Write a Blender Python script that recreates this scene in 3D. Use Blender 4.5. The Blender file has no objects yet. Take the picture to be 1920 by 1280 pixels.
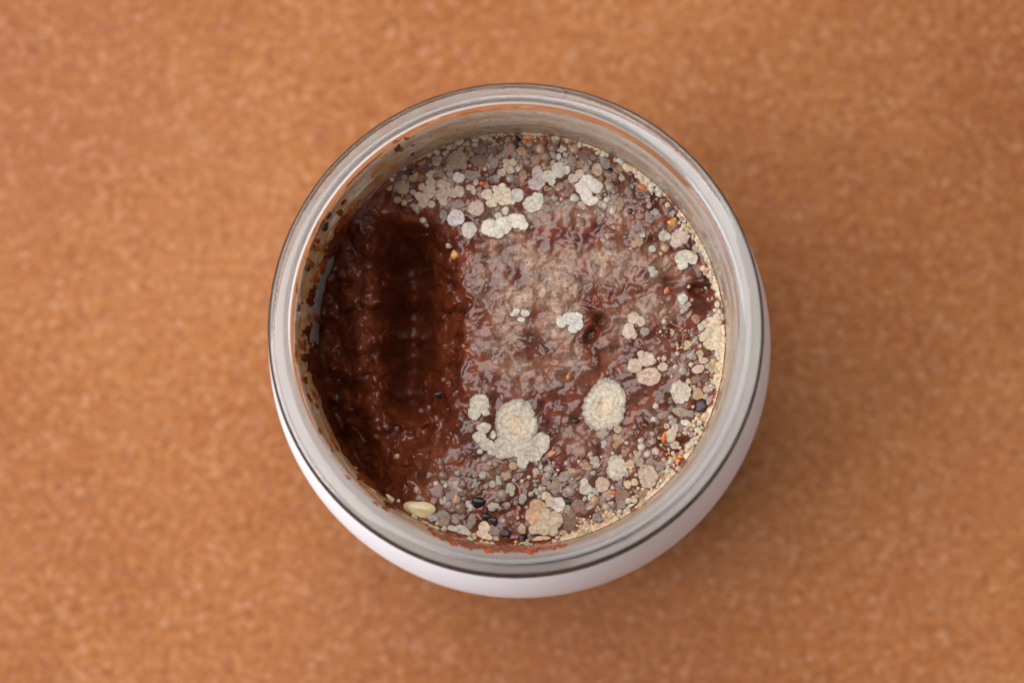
import bpy, math, random
import numpy as np
from mathutils import Vector, Matrix

rng = random.Random(7)
C = bpy.context.scene.collection
sc = bpy.context.scene
MM = 0.001

# ------------------------------------------------------------------ camera
H = 0.100                                  # height of the jar's rim above the board
PX = 42.0 / 461.0 * MM                     # metres per photograph pixel in the rim plane
DIST = 0.400
cam_pos = np.array([DIST * math.tan(math.radians(1.2)), -DIST * math.tan(math.radians(5.0)), H + DIST])
aim = np.array([-6 * PX, -26 * PX, H])
fwd = aim - cam_pos
D0 = float(np.linalg.norm(fwd)); fwd = fwd / D0
rgt = np.cross(fwd, np.array([0.0, 1.0, 0.0])); rgt /= np.linalg.norm(rgt)
up = np.cross(rgt, fwd)
cam = bpy.data.cameras.new('camera')
cam.sensor_fit = 'HORIZONTAL'; cam.sensor_width = 22.3
cam.lens = 22.3 * D0 / (1920 * PX)
cam.clip_start = 0.01; cam.clip_end = 50
cam.dof.use_dof = True
cam.dof.focus_distance = D0 + 0.018
cam.dof.aperture_fstop = 5.4
cam_o = bpy.data.objects.new('camera', cam); C.objects.link(cam_o)
cam_o.matrix_world = Matrix(((rgt[0], up[0], -fwd[0], cam_pos[0]), (rgt[1], up[1], -fwd[1], cam_pos[1]),
                             (rgt[2], up[2], -fwd[2], cam_pos[2]), (0, 0, 0, 1)))
sc.camera = cam_o

def ray(px, py):
    d = fwd * D0 + rgt * ((px - 960) * PX) + up * ((640 - py) * PX)
    return d / np.linalg.norm(d)

def at(px, py, z):
    d = ray(px, py); k = (z - cam_pos[2]) / d[2]
    return cam_pos + d * k

def project(P):
    v = P - cam_pos
    dz = v @ fwd
    return 960 + (v @ rgt) / dz * D0 / PX, 640 - (v @ up) / dz * D0 / PX

# ------------------------------------------------------------------ light
world = bpy.data.worlds.new('World'); sc.world = world; world.use_nodes = True
bg = world.node_tree.nodes['Background']
bg.inputs[0].default_value = (0.90, 0.91, 1.0, 1); bg.inputs[1].default_value = 0.38

def area_lamp(name, loc, target, sx, sy, power, col):
    l = bpy.data.lights.new(name, 'AREA'); l.shape = 'RECTANGLE'; l.size = sx; l.size_y = sy
    l.energy = power; l.color = col
    o = bpy.data.objects.new(name, l); C.objects.link(o); o.location = loc
    o.rotation_euler = (Vector(target) - Vector(loc)).to_track_quat('-Z', 'Y').to_euler()
    return o
area_lamp('window_light', (-0.25, 0.31, 1.07), (0, 0, 0.05), 0.85, 0.85, 13.4, (0.99, 0.955, 0.95))
area_lamp('side_fill_light', (-0.95, -0.28, 0.62), (0, 0, 0.05), 0.7, 0.7, 16.0, (0.86, 0.91, 1.0))  # added cool fill from the left, lightens the side of the label

sc.view_settings.view_transform = 'Standard'; sc.view_settings.look = 'None'
sc.view_settings.exposure = 0.0; sc.view_settings.gamma = 1.0; sc.view_settings.use_curve_mapping = False
sc.render.engine = 'CYCLES'
sc.cycles.use_denoising = True
sc.cycles.max_bounces = 16; sc.cycles.transmission_bounces = 14; sc.cycles.transparent_max_bounces = 16
sc.cycles.sample_clamp_indirect = 6.0
sc.cycles.blur_glossy = 0.3

# ------------------------------------------------------------------ helpers
def lin(r, g, b):
    f = lambda c: (c / 255 / 12.92) if c / 255 <= 0.04045 else ((c / 255 + 0.055) / 1.055) ** 2.4
    return (f(r), f(g), f(b), 1.0)

def mesh_obj(name, verts, faces, mat, parent=None, smooth=True):
    m = bpy.data.meshes.new(name)
    m.from_pydata([tuple(v) for v in verts], [], [tuple(f) for f in faces])
    m.update()
    if smooth: m.polygons.foreach_set('use_smooth', [True] * len(m.polygons))
    if mat: m.materials.append(mat)
    o = bpy.data.objects.new(name, m); C.objects.link(o)
    if parent is not None: o.parent = parent
    return o

def empty(name, loc=(0, 0, 0)):
    o = bpy.data.objects.new(name, None); C.objects.link(o); o.location = loc
    o.empty_display_size = 0.01
    return o

def tag(o, label=None, cat=None, group=None, kind=None):
    if label: o['label'] = label
    if cat: o['category'] = cat
    if group: o['group'] = group
    if kind: o['kind'] = kind
    return o

def set_attr(o, name, vals):
    a = o.data.attributes.new(name, 'FLOAT', 'POINT'); a.data.foreach_set('value', np.asarray(vals, dtype=np.float32))

def set_col(o, name, cols):
    a = o.data.attributes.new(name, 'FLOAT_COLOR', 'POINT')
    c = np.ones((len(cols), 4), dtype=np.float32); c[:, :3] = cols
    a.data.foreach_set('color', c.ravel())

# numpy noise ------------------------------------------------------
def _hash(ix, iy, seed):
    n = (ix.astype(np.int64) * 374761393 + iy.astype(np.int64) * 668265263 + seed * 1274126177) & 0xFFFFFFFF
    n = ((n ^ (n >> 13)) * 1274126177) & 0xFFFFFFFF
    n = (n ^ (n >> 16)) & 0xFFFFFFFF
    return n.astype(np.float64) / 4294967295.0

def vnoise(x, y, seed=0):
    ix, iy = np.floor(x), np.floor(y); fx, fy = x - ix, y - iy
    u = fx * fx * fx * (fx * (fx * 6 - 15) + 10); v = fy * fy * fy * (fy * (fy * 6 - 15) + 10)
    def g(ox, oy):
        a = _hash(ix + ox, iy + oy, seed) * 2 * math.pi
        return np.cos(a) * (fx - ox) + np.sin(a) * (fy - oy)
    return 1.5 * ((g(0, 0) * (1 - u) + g(1, 0) * u) * (1 - v) + (g(0, 1) * (1 - u) + g(1, 1) * u) * v)

def fbm(x, y, octv=4, seed=0, gain=0.5):
    s = np.zeros_like(x); a = 1.0
    for k in range(octv):
        s += a * vnoise(x * 2 ** k + 17.3 * k, y * 2 ** k - 9.1 * k, seed + k); a *= gain
    return s

def worley(x, y, seed=0):
    ix, iy = np.floor(x), np.floor(y)
    best = np.full(x.shape, 9.0); idv = np.zeros_like(x)
    for ox in (-1, 0, 1):
        for oy in (-1, 0, 1):
            cx = ix + ox; cy = iy + oy
            dx = cx + 0.1 + 0.8 * _hash(cx, cy, seed) - x; dy = cy + 0.1 + 0.8 * _hash(cx, cy, seed + 5) - y
            d = dx * dx + dy * dy
            m = d < best
            best = np.where(m, d, best); idv = np.where(m, _hash(cx, cy, seed + 11), idv)
    return np.sqrt(best), idv

def sstep(a, b, x):
    t = np.clip((x - a) / (b - a), 0, 1); return t * t * (3 - 2 * t)

# ------------------------------------------------------------------ materials
def new_mat(name):
    m = bpy.data.materials.new(name); m.use_nodes = True
    nt = m.node_tree
    return m, nt, nt.nodes['Principled BSDF'], nt.nodes['Material Output']

def node(nt, t, **kw):
    n = nt.nodes.new(t)
    for k, v in kw.items(): setattr(n, k, v)
    return n

def noise_node(nt, scale, detail=3, rough=0.55, vec=None):
    n = node(nt, 'ShaderNodeTexNoise'); n.inputs['Scale'].default_value = scale
    n.inputs['Detail'].default_value = detail; n.inputs['Roughness'].default_value = rough
    if vec is not None: nt.links.new(vec, n.inputs['Vector'])
    return n

def ramp(nt, fac, stops):
    r = node(nt, 'ShaderNodeValToRGB')
    e = r.color_ramp.elements
    while len(e) < len(stops): e.new(0.5)
    for k, (p, c) in enumerate(stops):
        e[k].position = p; e[k].color = c
    nt.links.new(fac, r.inputs[0])
    return r

def mixc(nt, fac, a, b, mode='MIX'):
    n = node(nt, 'ShaderNodeMix', data_type='RGBA', blend_type=mode)
    for sock, v in ((n.inputs[0], fac), (n.inputs[6], a), (n.inputs[7], b)):
        if isinstance(v, (int, float)): sock.default_value = v
        elif isinstance(v, tuple): sock.default_value = v
        else: nt.links.new(v, sock)
    return n.outputs[2]

def bump(nt, height, strength, dist, normal=None):
    b = node(nt, 'ShaderNodeBump'); b.inputs['Strength'].default_value = strength
    b.inputs['Distance'].default_value = dist
    nt.links.new(height, b.inputs['Height'])
    if normal is not None: nt.links.new(normal, b.inputs['Normal'])
    return b.outputs[0]

def board_material():
    m, nt, p, out = new_mat('orange_brown_hardboard')
    tc = node(nt, 'ShaderNodeTexCoord').outputs['Object']
    n1 = noise_node(nt, 14, 4, 0.6, tc); n2 = noise_node(nt, 520, 4, 0.66, tc); n3 = noise_node(nt, 900, 2, 0.6, tc)
    c = ramp(nt, n2.outputs[0], [(0.30, lin(104, 53, 20)), (0.50, lin(149, 90, 43)), (0.70, lin(176, 121, 70))])
    big = ramp(nt, n1.outputs[0], [(0.32, lin(134, 70, 26)), (0.68, lin(166, 108, 60))])
    c1 = mixc(nt, 0.5, c.outputs[0], big.outputs[0])
    n0 = noise_node(nt, 7.3, 3, 0.55, tc)
    pat = ramp(nt, n0.outputs[0], [(0.52, (0, 0, 0, 1)), (0.66, (.5, .5, .5, 1))])
    c1 = mixc(nt, pat.outputs[0], c1, lin(136, 74, 42))
    v = node(nt, 'ShaderNodeTexVoronoi'); v.inputs['Scale'].default_value = 800; nt.links.new(tc, v.inputs['Vector'])
    sp = ramp(nt, v.outputs['Color'], [(0.66, (0, 0, 0, 1)), (1.0, (.27, .27, .27, 1))])
    c2 = mixc(nt, sp.outputs[0], c1, lin(214, 172, 140))
    v2 = node(nt, 'ShaderNodeTexVoronoi'); v2.inputs['Scale'].default_value = 560; nt.links.new(tc, v2.inputs['Vector'])
    sp2 = ramp(nt, v2.outputs['Color'], [(0.02, (.5, .5, .5, 1)), (0.30, (0, 0, 0, 1))])
    c3 = mixc(nt, sp2.outputs[0], c2, lin(120, 62, 32))
    fine = ramp(nt, n3.outputs[0], [(0.3, (0.75, 0.75, 0.75, 1)), (0.7, (1.2, 1.2, 1.2, 1))])
    c4 = mixc(nt, 0.8, c3, fine.outputs[0], 'MULTIPLY')
    nt.links.new(c4, p.inputs['Base Color'])
    p.inputs['Roughness'].default_value = 0.62; p.inputs['Specular IOR Level'].default_value = 0.22
    nt.links.new(bump(nt, n2.outputs[0], 0.5, 0.0006), p.inputs['Normal'])
    return m

def glass_material():
    m, nt, p, out = new_mat('clear_glass')
    p.inputs['Base Color'].default_value = (0.965, 0.975, 0.965, 1)
    p.inputs['Transmission Weight'].default_value = 1.0
    p.inputs['IOR'].default_value = 1.48
    p.inputs['Roughness'].default_value = 0.015
    tc = node(nt, 'ShaderNodeTexCoord').outputs['Object']
    n = noise_node(nt, 55, 2, 0.5, tc)
    nt.links.new(bump(nt, n.outputs[0], 0.025, 0.002), p.inputs['Normal'])
    return m

def label_material(name='white_label_paper', lo=(0.90, 0.90, 0.90, 1), hi=(0.93, 0.93, 0.93, 1), thin=0.15):
    m, nt, p, out = new_mat(name)
    tc = node(nt, 'ShaderNodeTexCoord').outputs['Object']
    n = noise_node(nt, 40, 3, 0.5, tc)
    r = ramp(nt, n.outputs[0], [(0.3, lo), (0.7, hi)])
    nt.links.new(r.outputs[0], p.inputs['Base Color'])
    p.inputs['Roughness'].default_value = 0.38
    n2 = noise_node(nt, 1800, 2, 0.5, tc)
    nt.links.new(bump(nt, n2.outputs[0], 0.08, 0.0002), p.inputs['Normal'])
    tr = node(nt, 'ShaderNodeBsdfTranslucent'); tr.inputs['Color'].default_value = (0.92, 0.90, 0.88, 1)   # thin white film lets light through
    mx = node(nt, 'ShaderNodeMixShader'); mx.inputs[0].default_value = thin; mx.name = 'thin'
    nt.links.new(p.outputs[0], mx.inputs[1]); nt.links.new(tr.outputs[0], mx.inputs[2]); nt.links.new(mx.outputs[0], out.inputs[0])
    return m

def paste_material():
    m, nt, p, out = new_mat('wet_brown_paste')
    tc = node(nt, 'ShaderNodeTexCoord').outputs['Object']
    film = node(nt, 'ShaderNodeAttribute', attribute_name='film').outputs['Fac']
    deep = node(nt, 'ShaderNodeAttribute', attribute_name='warm').outputs['Fac']
    n1 = noise_node(nt, 300, 4, 0.6, tc)
    brown = ramp(nt, n1.outputs[0], [(0.28, lin(46, 19, 11)), (0.52, lin(83, 38, 23)), (0.75, lin(122, 62, 38))])
    b2 = mixc(nt, deep, brown.outputs[0], lin(124, 60, 32))
    sco = node(nt, 'ShaderNodeAttribute', attribute_name='fresh').outputs['Fac']
    b2 = mixc(nt, sco, b2, lin(92, 40, 20))
    n2 = noise_node(nt, 900, 3, 0.6, tc)
    grey = ramp(nt, n2.outputs[0], [(0.28, lin(116, 84, 64)), (0.50, lin(146, 116, 92)), (0.74, lin(184, 160, 134))])
    c = mixc(nt, film, b2, grey.outputs[0])
    cr = node(nt, 'ShaderNodeAttribute', attribute_name='crust').outputs['Fac']
    crc = ramp(nt, n1.outputs[0], [(0.3, lin(160, 108, 72)), (0.46, lin(202, 174, 140)), (0.7, lin(214, 196, 168))])
    c = mixc(nt, cr, c, crc.outputs[0])
    nt.links.new(c, p.inputs['Base Color'])
    rr = node(nt, 'ShaderNodeMapRange'); nt.links.new(film, rr.inputs[0])
    rr.inputs[3].default_value = 0.20; rr.inputs[4].default_value = 0.42
    nt.links.new(rr.outputs[0], p.inputs['Roughness'])
    p.inputs['IOR'].default_value = 1.42
    p.inputs['Subsurface Weight'].default_value = 0.12
    p.inputs['Subsurface Radius'].default_value = (1.0, 0.35, 0.15); p.inputs['Subsurface Scale'].default_value = 0.0008
    n3 = noise_node(nt, 1500, 3, 0.6, tc)
    nt.links.new(bump(nt, n3.outputs[0], 0.06, 0.0002), p.inputs['Normal'])
    return m

def colony_material():
    m, nt, p, out = new_mat('chalky_yeast')
    tc = node(nt, 'ShaderNodeTexCoord').outputs['Object']
    col = node(nt, 'ShaderNodeAttribute', attribute_name='tint').outputs['Color']
    n = noise_node(nt, 1400, 3, 0.6, tc)
    r = ramp(nt, n.outputs[0], [(0.30, (0.70, 0.64, 0.56, 1)), (0.56, (1, 1, 1, 1))])
    nt.links.new(mixc(nt, 0.8, col, r.outputs[0], 'MULTIPLY'), p.inputs['Base Color'])
    p.inputs['Roughness'].default_value = 0.8; p.inputs['Specular IOR Level'].default_value = 0.25
    p.inputs['Subsurface Weight'].default_value = 0.15
    p.inputs['Subsurface Radius'].default_value = (1.0, 0.7, 0.45); p.inputs['Subsurface Scale'].default_value = 0.0005
    # fine cracks
    wv = node(nt, 'ShaderNodeVectorMath', operation='ADD'); nz = noise_node(nt, 500, 2, 0.5, tc)
    sc_ = node(nt, 'ShaderNodeVectorMath', operation='SCALE'); nt.links.new(nz.outputs['Color'], sc_.inputs[0]); sc_.inputs['Scale'].default_value = 0.0007
    nt.links.new(tc, wv.inputs[0]); nt.links.new(sc_.outputs[0], wv.inputs[1])
    vo = node(nt, 'ShaderNodeTexVoronoi', feature='DISTANCE_TO_EDGE'); vo.inputs['Scale'].default_value = 1050; nt.links.new(wv.outputs[0], vo.inputs['Vector'])
    ck = ramp(nt, vo.outputs['Distance'], [(0.02, (0.62, 0.52, 0.42, 1)), (0.10, (1, 1, 1, 1))])
    base = p.inputs['Base Color'].links[0].from_socket
    nt.links.new(mixc(nt, 0.45, base, ck.outputs[0], 'MULTIPLY'), p.inputs['Base Color'])
    b1 = bump(nt, n.outputs[0], 0.25, 0.0002)
    nt.links.new(bump(nt, ck.outputs[0], 0.15, 0.0002, b1), p.inputs['Normal'])
    cov = node(nt, 'ShaderNodeAttribute', attribute_name='cover').outputs['Fac']
    nt.links.new(cov, p.inputs['Alpha'])
    return m

def tinted(name, rough, sss, coat=0.0, vary=0.25, scale=1200):
    """a material whose colour is each object's own colour, or its tint attribute"""
    m, nt, p, out = new_mat(name)
    tc = node(nt, 'ShaderNodeTexCoord').outputs['Object']
    oi = node(nt, 'ShaderNodeObjectInfo')
    n = noise_node(nt, scale, 3, 0.6, tc)
    r = ramp(nt, n.outputs[0], [(0.3, (1 - vary, 1 - vary, 1 - vary, 1)), (0.7, (1 + vary * 0.3, 1 + vary * 0.3, 1 + vary * 0.3, 1))])
    nt.links.new(mixc(nt, 1.0, oi.outputs['Color'], r.outputs[0], 'MULTIPLY'), p.inputs['Base Color'])
    p.inputs['Roughness'].default_value = rough
    p.inputs['Subsurface Weight'].default_value = sss
    p.inputs['Subsurface Radius'].default_value = (1.0, 0.6, 0.35); p.inputs['Subsurface Scale'].default_value = 0.0008
    p.inputs['Coat Weight'].default_value = coat; p.inputs['Coat Roughness'].default_value = 0.1
    nt.links.new(bump(nt, n.outputs[0], 0.25, 0.0002), p.inputs['Normal'])
    return m

def film_material():
    """dried beige and orange film left on the inside of the neck"""
    m, nt, p, out = new_mat('dried_sauce_film')
    tc = node(nt, 'ShaderNodeTexCoord').outputs['Object']
    sep = node(nt, 'ShaderNodeSeparateXYZ'); nt.links.new(tc, sep.inputs[0])
    amount = node(nt, 'ShaderNodeAttribute', attribute_name='amount').outputs['Fac']
    n = noise_node(nt, 160, 5, 0.65, tc)
    n2 = noise_node(nt, 420, 4, 0.7, tc)
    col = ramp(nt, n2.outputs[0], [(0.34, lin(198, 178, 150)), (0.50, lin(196, 158, 112)), (0.62, lin(196, 122, 58)), (0.76, lin(150, 70, 26))])
    nt.links.new(col.outputs[0], p.inputs['Base Color']); p.inputs['Roughness'].default_value = 0.35
    mul = node(nt, 'ShaderNodeMath', operation='MULTIPLY')
    r = ramp(nt, n.outputs[0], [(0.30, (0.25, 0.25, 0.25, 1)), (0.60, (0.9, 0.9, 0.9, 1))])
    nt.links.new(r.outputs[0], mul.inputs[0]); nt.links.new(amount, mul.inputs[1])
    nt.links.new(mul.outputs[0], p.inputs['Alpha'])
    return m

M_board = board_material(); M_glass = glass_material(); M_label = label_material(); M_backing = label_material('cream_label_backing', (0.76, 0.72, 0.65, 1), (0.84, 0.80, 0.74, 1), 0.5)
M_paste = paste_material(); M_colony = colony_material()
M_bead = tinted('wet_yeast_bead', 0.22, 0.55, 0.4); M_bead.node_tree.nodes['Principled BSDF'].inputs['Alpha'].default_value = 0.74
M_seed = tinted('glossy_seed', 0.36, 0.0, 0.08, 0.6)
M_chip = tinted('chilli_and_nut_flesh', 0.35, 0.3, 0.2, 0.25)
M_smear = tinted('dried_brown_sauce', 0.25, 0.2, 0.3, 0.5, 700)
M_film = film_material()

# ------------------------------------------------------------------ the board under the jar
brd = mesh_obj('table_surface', [(-0.9, -0.9, 0), (0.9, -0.9, 0), (0.9, 0.9, 0), (-0.9, 0.9, 0),
                                 (-0.9, -0.9, -0.02), (0.9, -0.9, -0.02), (0.9, 0.9, -0.02), (-0.9, 0.9, -0.02)],
               [(0, 1, 2, 3), (7, 6, 5, 4), (0, 4, 5, 1), (1, 5, 6, 2), (2, 6, 7, 3), (3, 7, 4, 0)], M_board, smooth=False)
tag(brd, kind='structure')

# ------------------------------------------------------------------ the jar
OUT = [(0, -100), (20, -100), (36, -99.6), (40, -97.5), (43, -93), (44.6, -84), (45.8, -72), (46.6, -58), (46.9, -47), (46.8, -40),
       (46.2, -33), (45.2, -27.5), (43.9, -22.5), (42.4, -18.6), (41.2, -16.2), (40.7, -14.6), (40.6, -13.4), (41.2, -12.5), (41.3, -11.8), (40.7, -10.9), (40.5, -9.6), (40.7, -8.2), (41.4, -7.0), (42.1, -6.0),
       (42.55, -5.0), (42.7, -3.6), (42.68, -2.1), (42.5, -1.05), (42.05, -0.40), (41.45, -0.10), (40.8, -0.02), (40.1, 0)]
INN = [(39.4, -0.12), (38.8, -0.6), (38.40, -1.5), (38.25, -2.6), (38.30, -3.4), (37.95, -4.4), (37.80, -6.5), (37.82, -8.0), (37.5, -9.4), (37.4, -13), (37.3, -16), (37.3, -20), (37.3, -23.0), (37.3, -29), (37.35, -34),
       (37.6, -39), (38.8, -44), (41.4, -51), (43.4, -58), (42.6, -72), (41.3, -84), (39.0, -91), (35, -94), (20, -94.6), (0, -94.8)]
def densify(prof, n):
    """Catmull-Rom through the profile points"""
    p = np.array(prof, float); q = np.vstack([2 * p[0] - p[1], p, 2 * p[-1] - p[-2]]); res = []
    for i in range(len(p) - 1):
        a, b, c, d = q[i], q[i + 1], q[i + 2], q[i + 3]
        for k in range(n):
            t = k / n
            res.append(0.5 * ((2 * b) + (c - a) * t + (2 * a - 5 * b + 4 * c - d) * t * t + (3 * b - a - 3 * c + d) * t ** 3))
    res.append(p[-1]); return np.array(res)
prof = densify(OUT + INN, 3)
prof[:, 0] = np.clip(prof[:, 0], 0, None)
_po = densify(OUT, 3); PO_Z = np.maximum.accumulate(_po[:, 1]); PO_R = _po[:, 0]
inn_z = np.array([z for r, z in INN])[::-1] * MM + H; inn_r = np.array([r for r, z in INN])[::-1] * MM
out_z = np.array([z for r, z in OUT]) * MM + H; out_r = np.array([r for r, z in OUT]) * MM
def rin(z): return np.interp(z, inn_z, inn_r)
def rout(z): return np.interp(z, out_z, out_r)

def lathe(profile, n, wob=None):
    V, F = [], []
    idx = []
    for (r, z) in profile:
        if r < 1e-7:
            idx.append([len(V)]); V.append((0, 0, z)); continue
        row = []
        for k in range(n):
            a = 2 * math.pi * k / n
            row.append(len(V)); V.append((r * math.cos(a), r * math.sin(a), z))
        idx.append(row)
    for i in range(len(idx) - 1):
        A, B = idx[i], idx[i + 1]
        for k in range(n):
            k2 = (k + 1) % n
            if len(A) == 1: F.append((A[0], B[k2], B[k]))
            elif len(B) == 1: F.append((A[k], A[k2], B[0]))
            else: F.append((A[k], A[k2], B[k2], B[k]))
    return V, F

jar = empty('glass_jar', (0, 0, 0))
tag(jar, 'open clear glass jar with thick rounded rim and white label, standing on brown board', 'jar')
V, F = lathe([(r * MM, z * MM + H) for r, z in prof], 192)
glass = mesh_obj('glass_body', V, F, M_glass, jar)

# the white label wrapped round the bulging shoulder; its upper edge dips to two rounded corners at the front
def label_top(a):
    d = (math.degrees(a) + 90 + 180) % 360 - 180          # angle from the front
    z = -16.2
    z -= 1.5 * math.exp(-((d + 2.0) / 2.4) ** 2)
    z -= 0.9 * max(0, 1 - abs(d - 12) / 26) + 0.25 * math.sin(3 * a + 1)
    return z
n = 240; V, F = [], []
rows = 22
for off in (0.15, -0.06):                        # outer face, and the glued face in contact with the glass
    for i in range(rows + 1):
        for k in range(n):
            a = 2 * math.pi * k / n
            z0 = label_top(a); z = z0 + (-88 - z0) * (i / rows) ** 1.3
            r = float(np.interp(z, PO_Z, PO_R)) + off
            V.append((r * MM * math.cos(a), r * MM * math.sin(a), z * MM + H))
b = (rows + 1) * n
for i in range(rows):
    for k in range(n):
        k2 = (k + 1) % n
        F.append((i * n + k, (i + 1) * n + k, (i + 1) * n + k2, i * n + k2))
        F.append((b + i * n + k, b + i * n + k2, b + (i + 1) * n + k2, b + (i + 1) * n + k))
for k in range(n):
    k2 = (k + 1) % n
    F.append((k, k2, b + k2, b + k)); F.append((rows * n + k, b + rows * n + k, b + rows * n + k2, rows * n + k2))
label = mesh_obj('paper_label', V, F, M_label, jar)
tag(label, 'plain white label wrapped round the bulging body of the jar')

# the label's cream edge, extended up the neck as a reflector to brighten the rim
V, F = [], []
for i in range(33):
    for k in range(n):
        a = 2 * math.pi * k / n
        zt = -7.4 + 2.3 * (0.5 - 0.5 * math.sin(a - 0.25)) ** 1.5
        z = zt + (label_top(a) + 0.1 - zt) * i / 32
        r = float(np.interp(z, PO_Z, PO_R)) - 0.09
        V.append((r * MM * math.cos(a), r * MM * math.sin(a), z * MM + H))
for i in range(32):
    for k in range(n):
        k2 = (k + 1) % n
        F.append((i * n + k, (i + 1) * n + k, (i + 1) * n + k2, i * n + k2))
backing = mesh_obj('label_backing', V, F, M_backing, jar)
tag(backing, 'thin cream edge of the label, extended under the rim to brighten the glass')

# ------------------------------------------------------------------ the paste
ZS = H - 0.022                                    # its level against the glass
RP = 37.2 * MM
MMPX_ = PX * (DIST + 0.022) / DIST
DEPTH = [  # (x, y in the photograph, millimetres below the level)
 (980,260,0),(1150,330,0),(1300,450,0),(1345,620,0),(1300,800,0),(1180,930,0),(1020,1000,0),(900,990,0),(1050,500,-.5),(1050,700,0),(1000,850,-.2),
 (930,450,-.6),(905,560,-.1),(908,700,0),(885,830,-.1),(865,900,0),(840,960,0.2),(860,340,-.2),(780,330,0.2),(725,345,.8),(700,375,1.8),(1180,600,-.3),(1200,750,0),
 (838,450,0.6),(862,520,0.3),(870,600,0.2),(866,700,0.3),(856,770,0.3),(848,480,1.5),
 (832,520,3.6),(838,600,3.8),(835,680,3.6),(822,740,3.4),
 (752,440,12),(765,470,17),(776,520,19),(752,500,18),(757,560,22),(758,620,23),(757,680,22),(760,740,17),(775,790,8.5),
 (800,480,7),(805,560,7.5),(808,640,7.5),(803,700,7),(780,540,13),(783,620,13.5),(780,690,12.5),
 (700,450,5.5),(705,520,5.6),(708,600,5.8),(708,680,6.0),(705,750,6.4),(705,810,7.0),(660,520,7.6),(655,600,8.6),(656,680,9.2),(664,750,10),(728,540,8.5),(731,620,9),(731,700,9),(730,770,8),
 (645,450,7),(618,520,11),(606,600,13),(606,680,13.5),(624,760,14.5),(650,830,16),(685,880,14),(715,915,9),
 (740,850,6.5),(760,890,4.2),(762,930,1.6),(785,850,3.4),(830,820,0.9),(815,900,0.8),(740,945,2.4),(785,975,0.4),
 (760,412,3.4),(800,418,2.2),(700,405,3.6),(660,420,3.6),(590,500,11),(585,700,14),(640,900,16),(560,620,14)]
def tps(pts):
    P = np.array(pts, float); X = P[:, :2] / 100; n = len(P)
    d = np.linalg.norm(X[:, None] - X[None], axis=2)
    K = np.where(d > 0, d * d * np.log(d + 1e-12), 0) + 0.06 * np.eye(n)
    A = np.zeros((n + 3, n + 3)); A[:n, :n] = K; A[:n, n] = 1; A[:n, n + 1:] = X; A[n, :n] = 1; A[n + 1:, :n] = X.T
    w = np.linalg.solve(A, np.concatenate([P[:, 2], np.zeros(3)]))
    def f(px, py):
        s = w[n] + w[n + 1] * px / 100 + w[n + 2] * py / 100
        for i in range(n):
            dd = (px / 100 - X[i, 0]) ** 2 + (py / 100 - X[i, 1]) ** 2
            s = s + w[i] * 0.5 * dd * np.log(dd + 1e-12)
        return s
    return f
depth_f = tps(DEPTH)
def gauss(px, py, cx, cy, rx, ry, rot=0):
    c, s = math.cos(math.radians(rot)), math.sin(math.radians(rot))
    dx, dy = px - cx, py - cy
    return np.exp(-(((dx * c + dy * s) / rx) ** 2 + ((-dx * s + dy * c) / ry) ** 2))

FILM = [(1000, 530, 120, 100, -20, .95), (1130, 480, 90, 60, 0, .8), (1040, 600, 110, 60, 10, .75), (1220, 590, 70, 60, 20, .55),
                                 (940, 600, 50, 90, 10, .7), (960, 690, 60, 50, 0, .55), (1000, 400, 150, 50, 0, .5), (1080, 660, 80, 40, -20, .5),
                                 (880, 310, 120, 50, -20, .5), (1060, 300, 110, 40, 15, .5), (1050, 880, 130, 60, 0, .3), (1150, 400, 70, 50, 20, .5),
                                 (850, 900, 50, 50, 0, .4), (1100, 850, 90, 50, 0, .4), (1240, 480, 60, 80, 0, .4), (1270, 640, 60, 60, 0, .3), (1000, 720, 90, 50, 0, .42), (1220, 770, 60, 60, 0, .2), (930, 900, 60, 40, 0, .3), (915, 520, 40, 60, 0, .6)]
LIP_Y = [370, 395, 415, 440, 480, 540, 620, 700, 760, 800, 840, 880, 940]; LIP_X = [690, 770, 812, 834, 852, 868, 872, 862, 844, 824, 798, 772, 742]
def paste_smooth(px, py):
    """height in mm relative to the paste level, without the fine grain"""
    d = np.clip(depth_f(px, py), -1.0, 24)
    d = np.where(d > 9, 9 + (d - 9) * 1.35, d)
    xe = np.interp(py, LIP_Y, LIP_X)
    lip = sstep(-4, 17, xe - px + 16 * fbm(px / 42, py / 42, 3, 33)) * sstep(395, 450, py) * (1 - sstep(790, 880, py)) * sstep(690, 740, px)
    d = d + 3.2 * lip
    sc_ = sstep(1.2, 5, d)
    h = -d
    h = h + (0.30 + 0.55 * sc_) * fbm(px / 46, py / 46, 3, 3)
    return h, sc_

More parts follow.
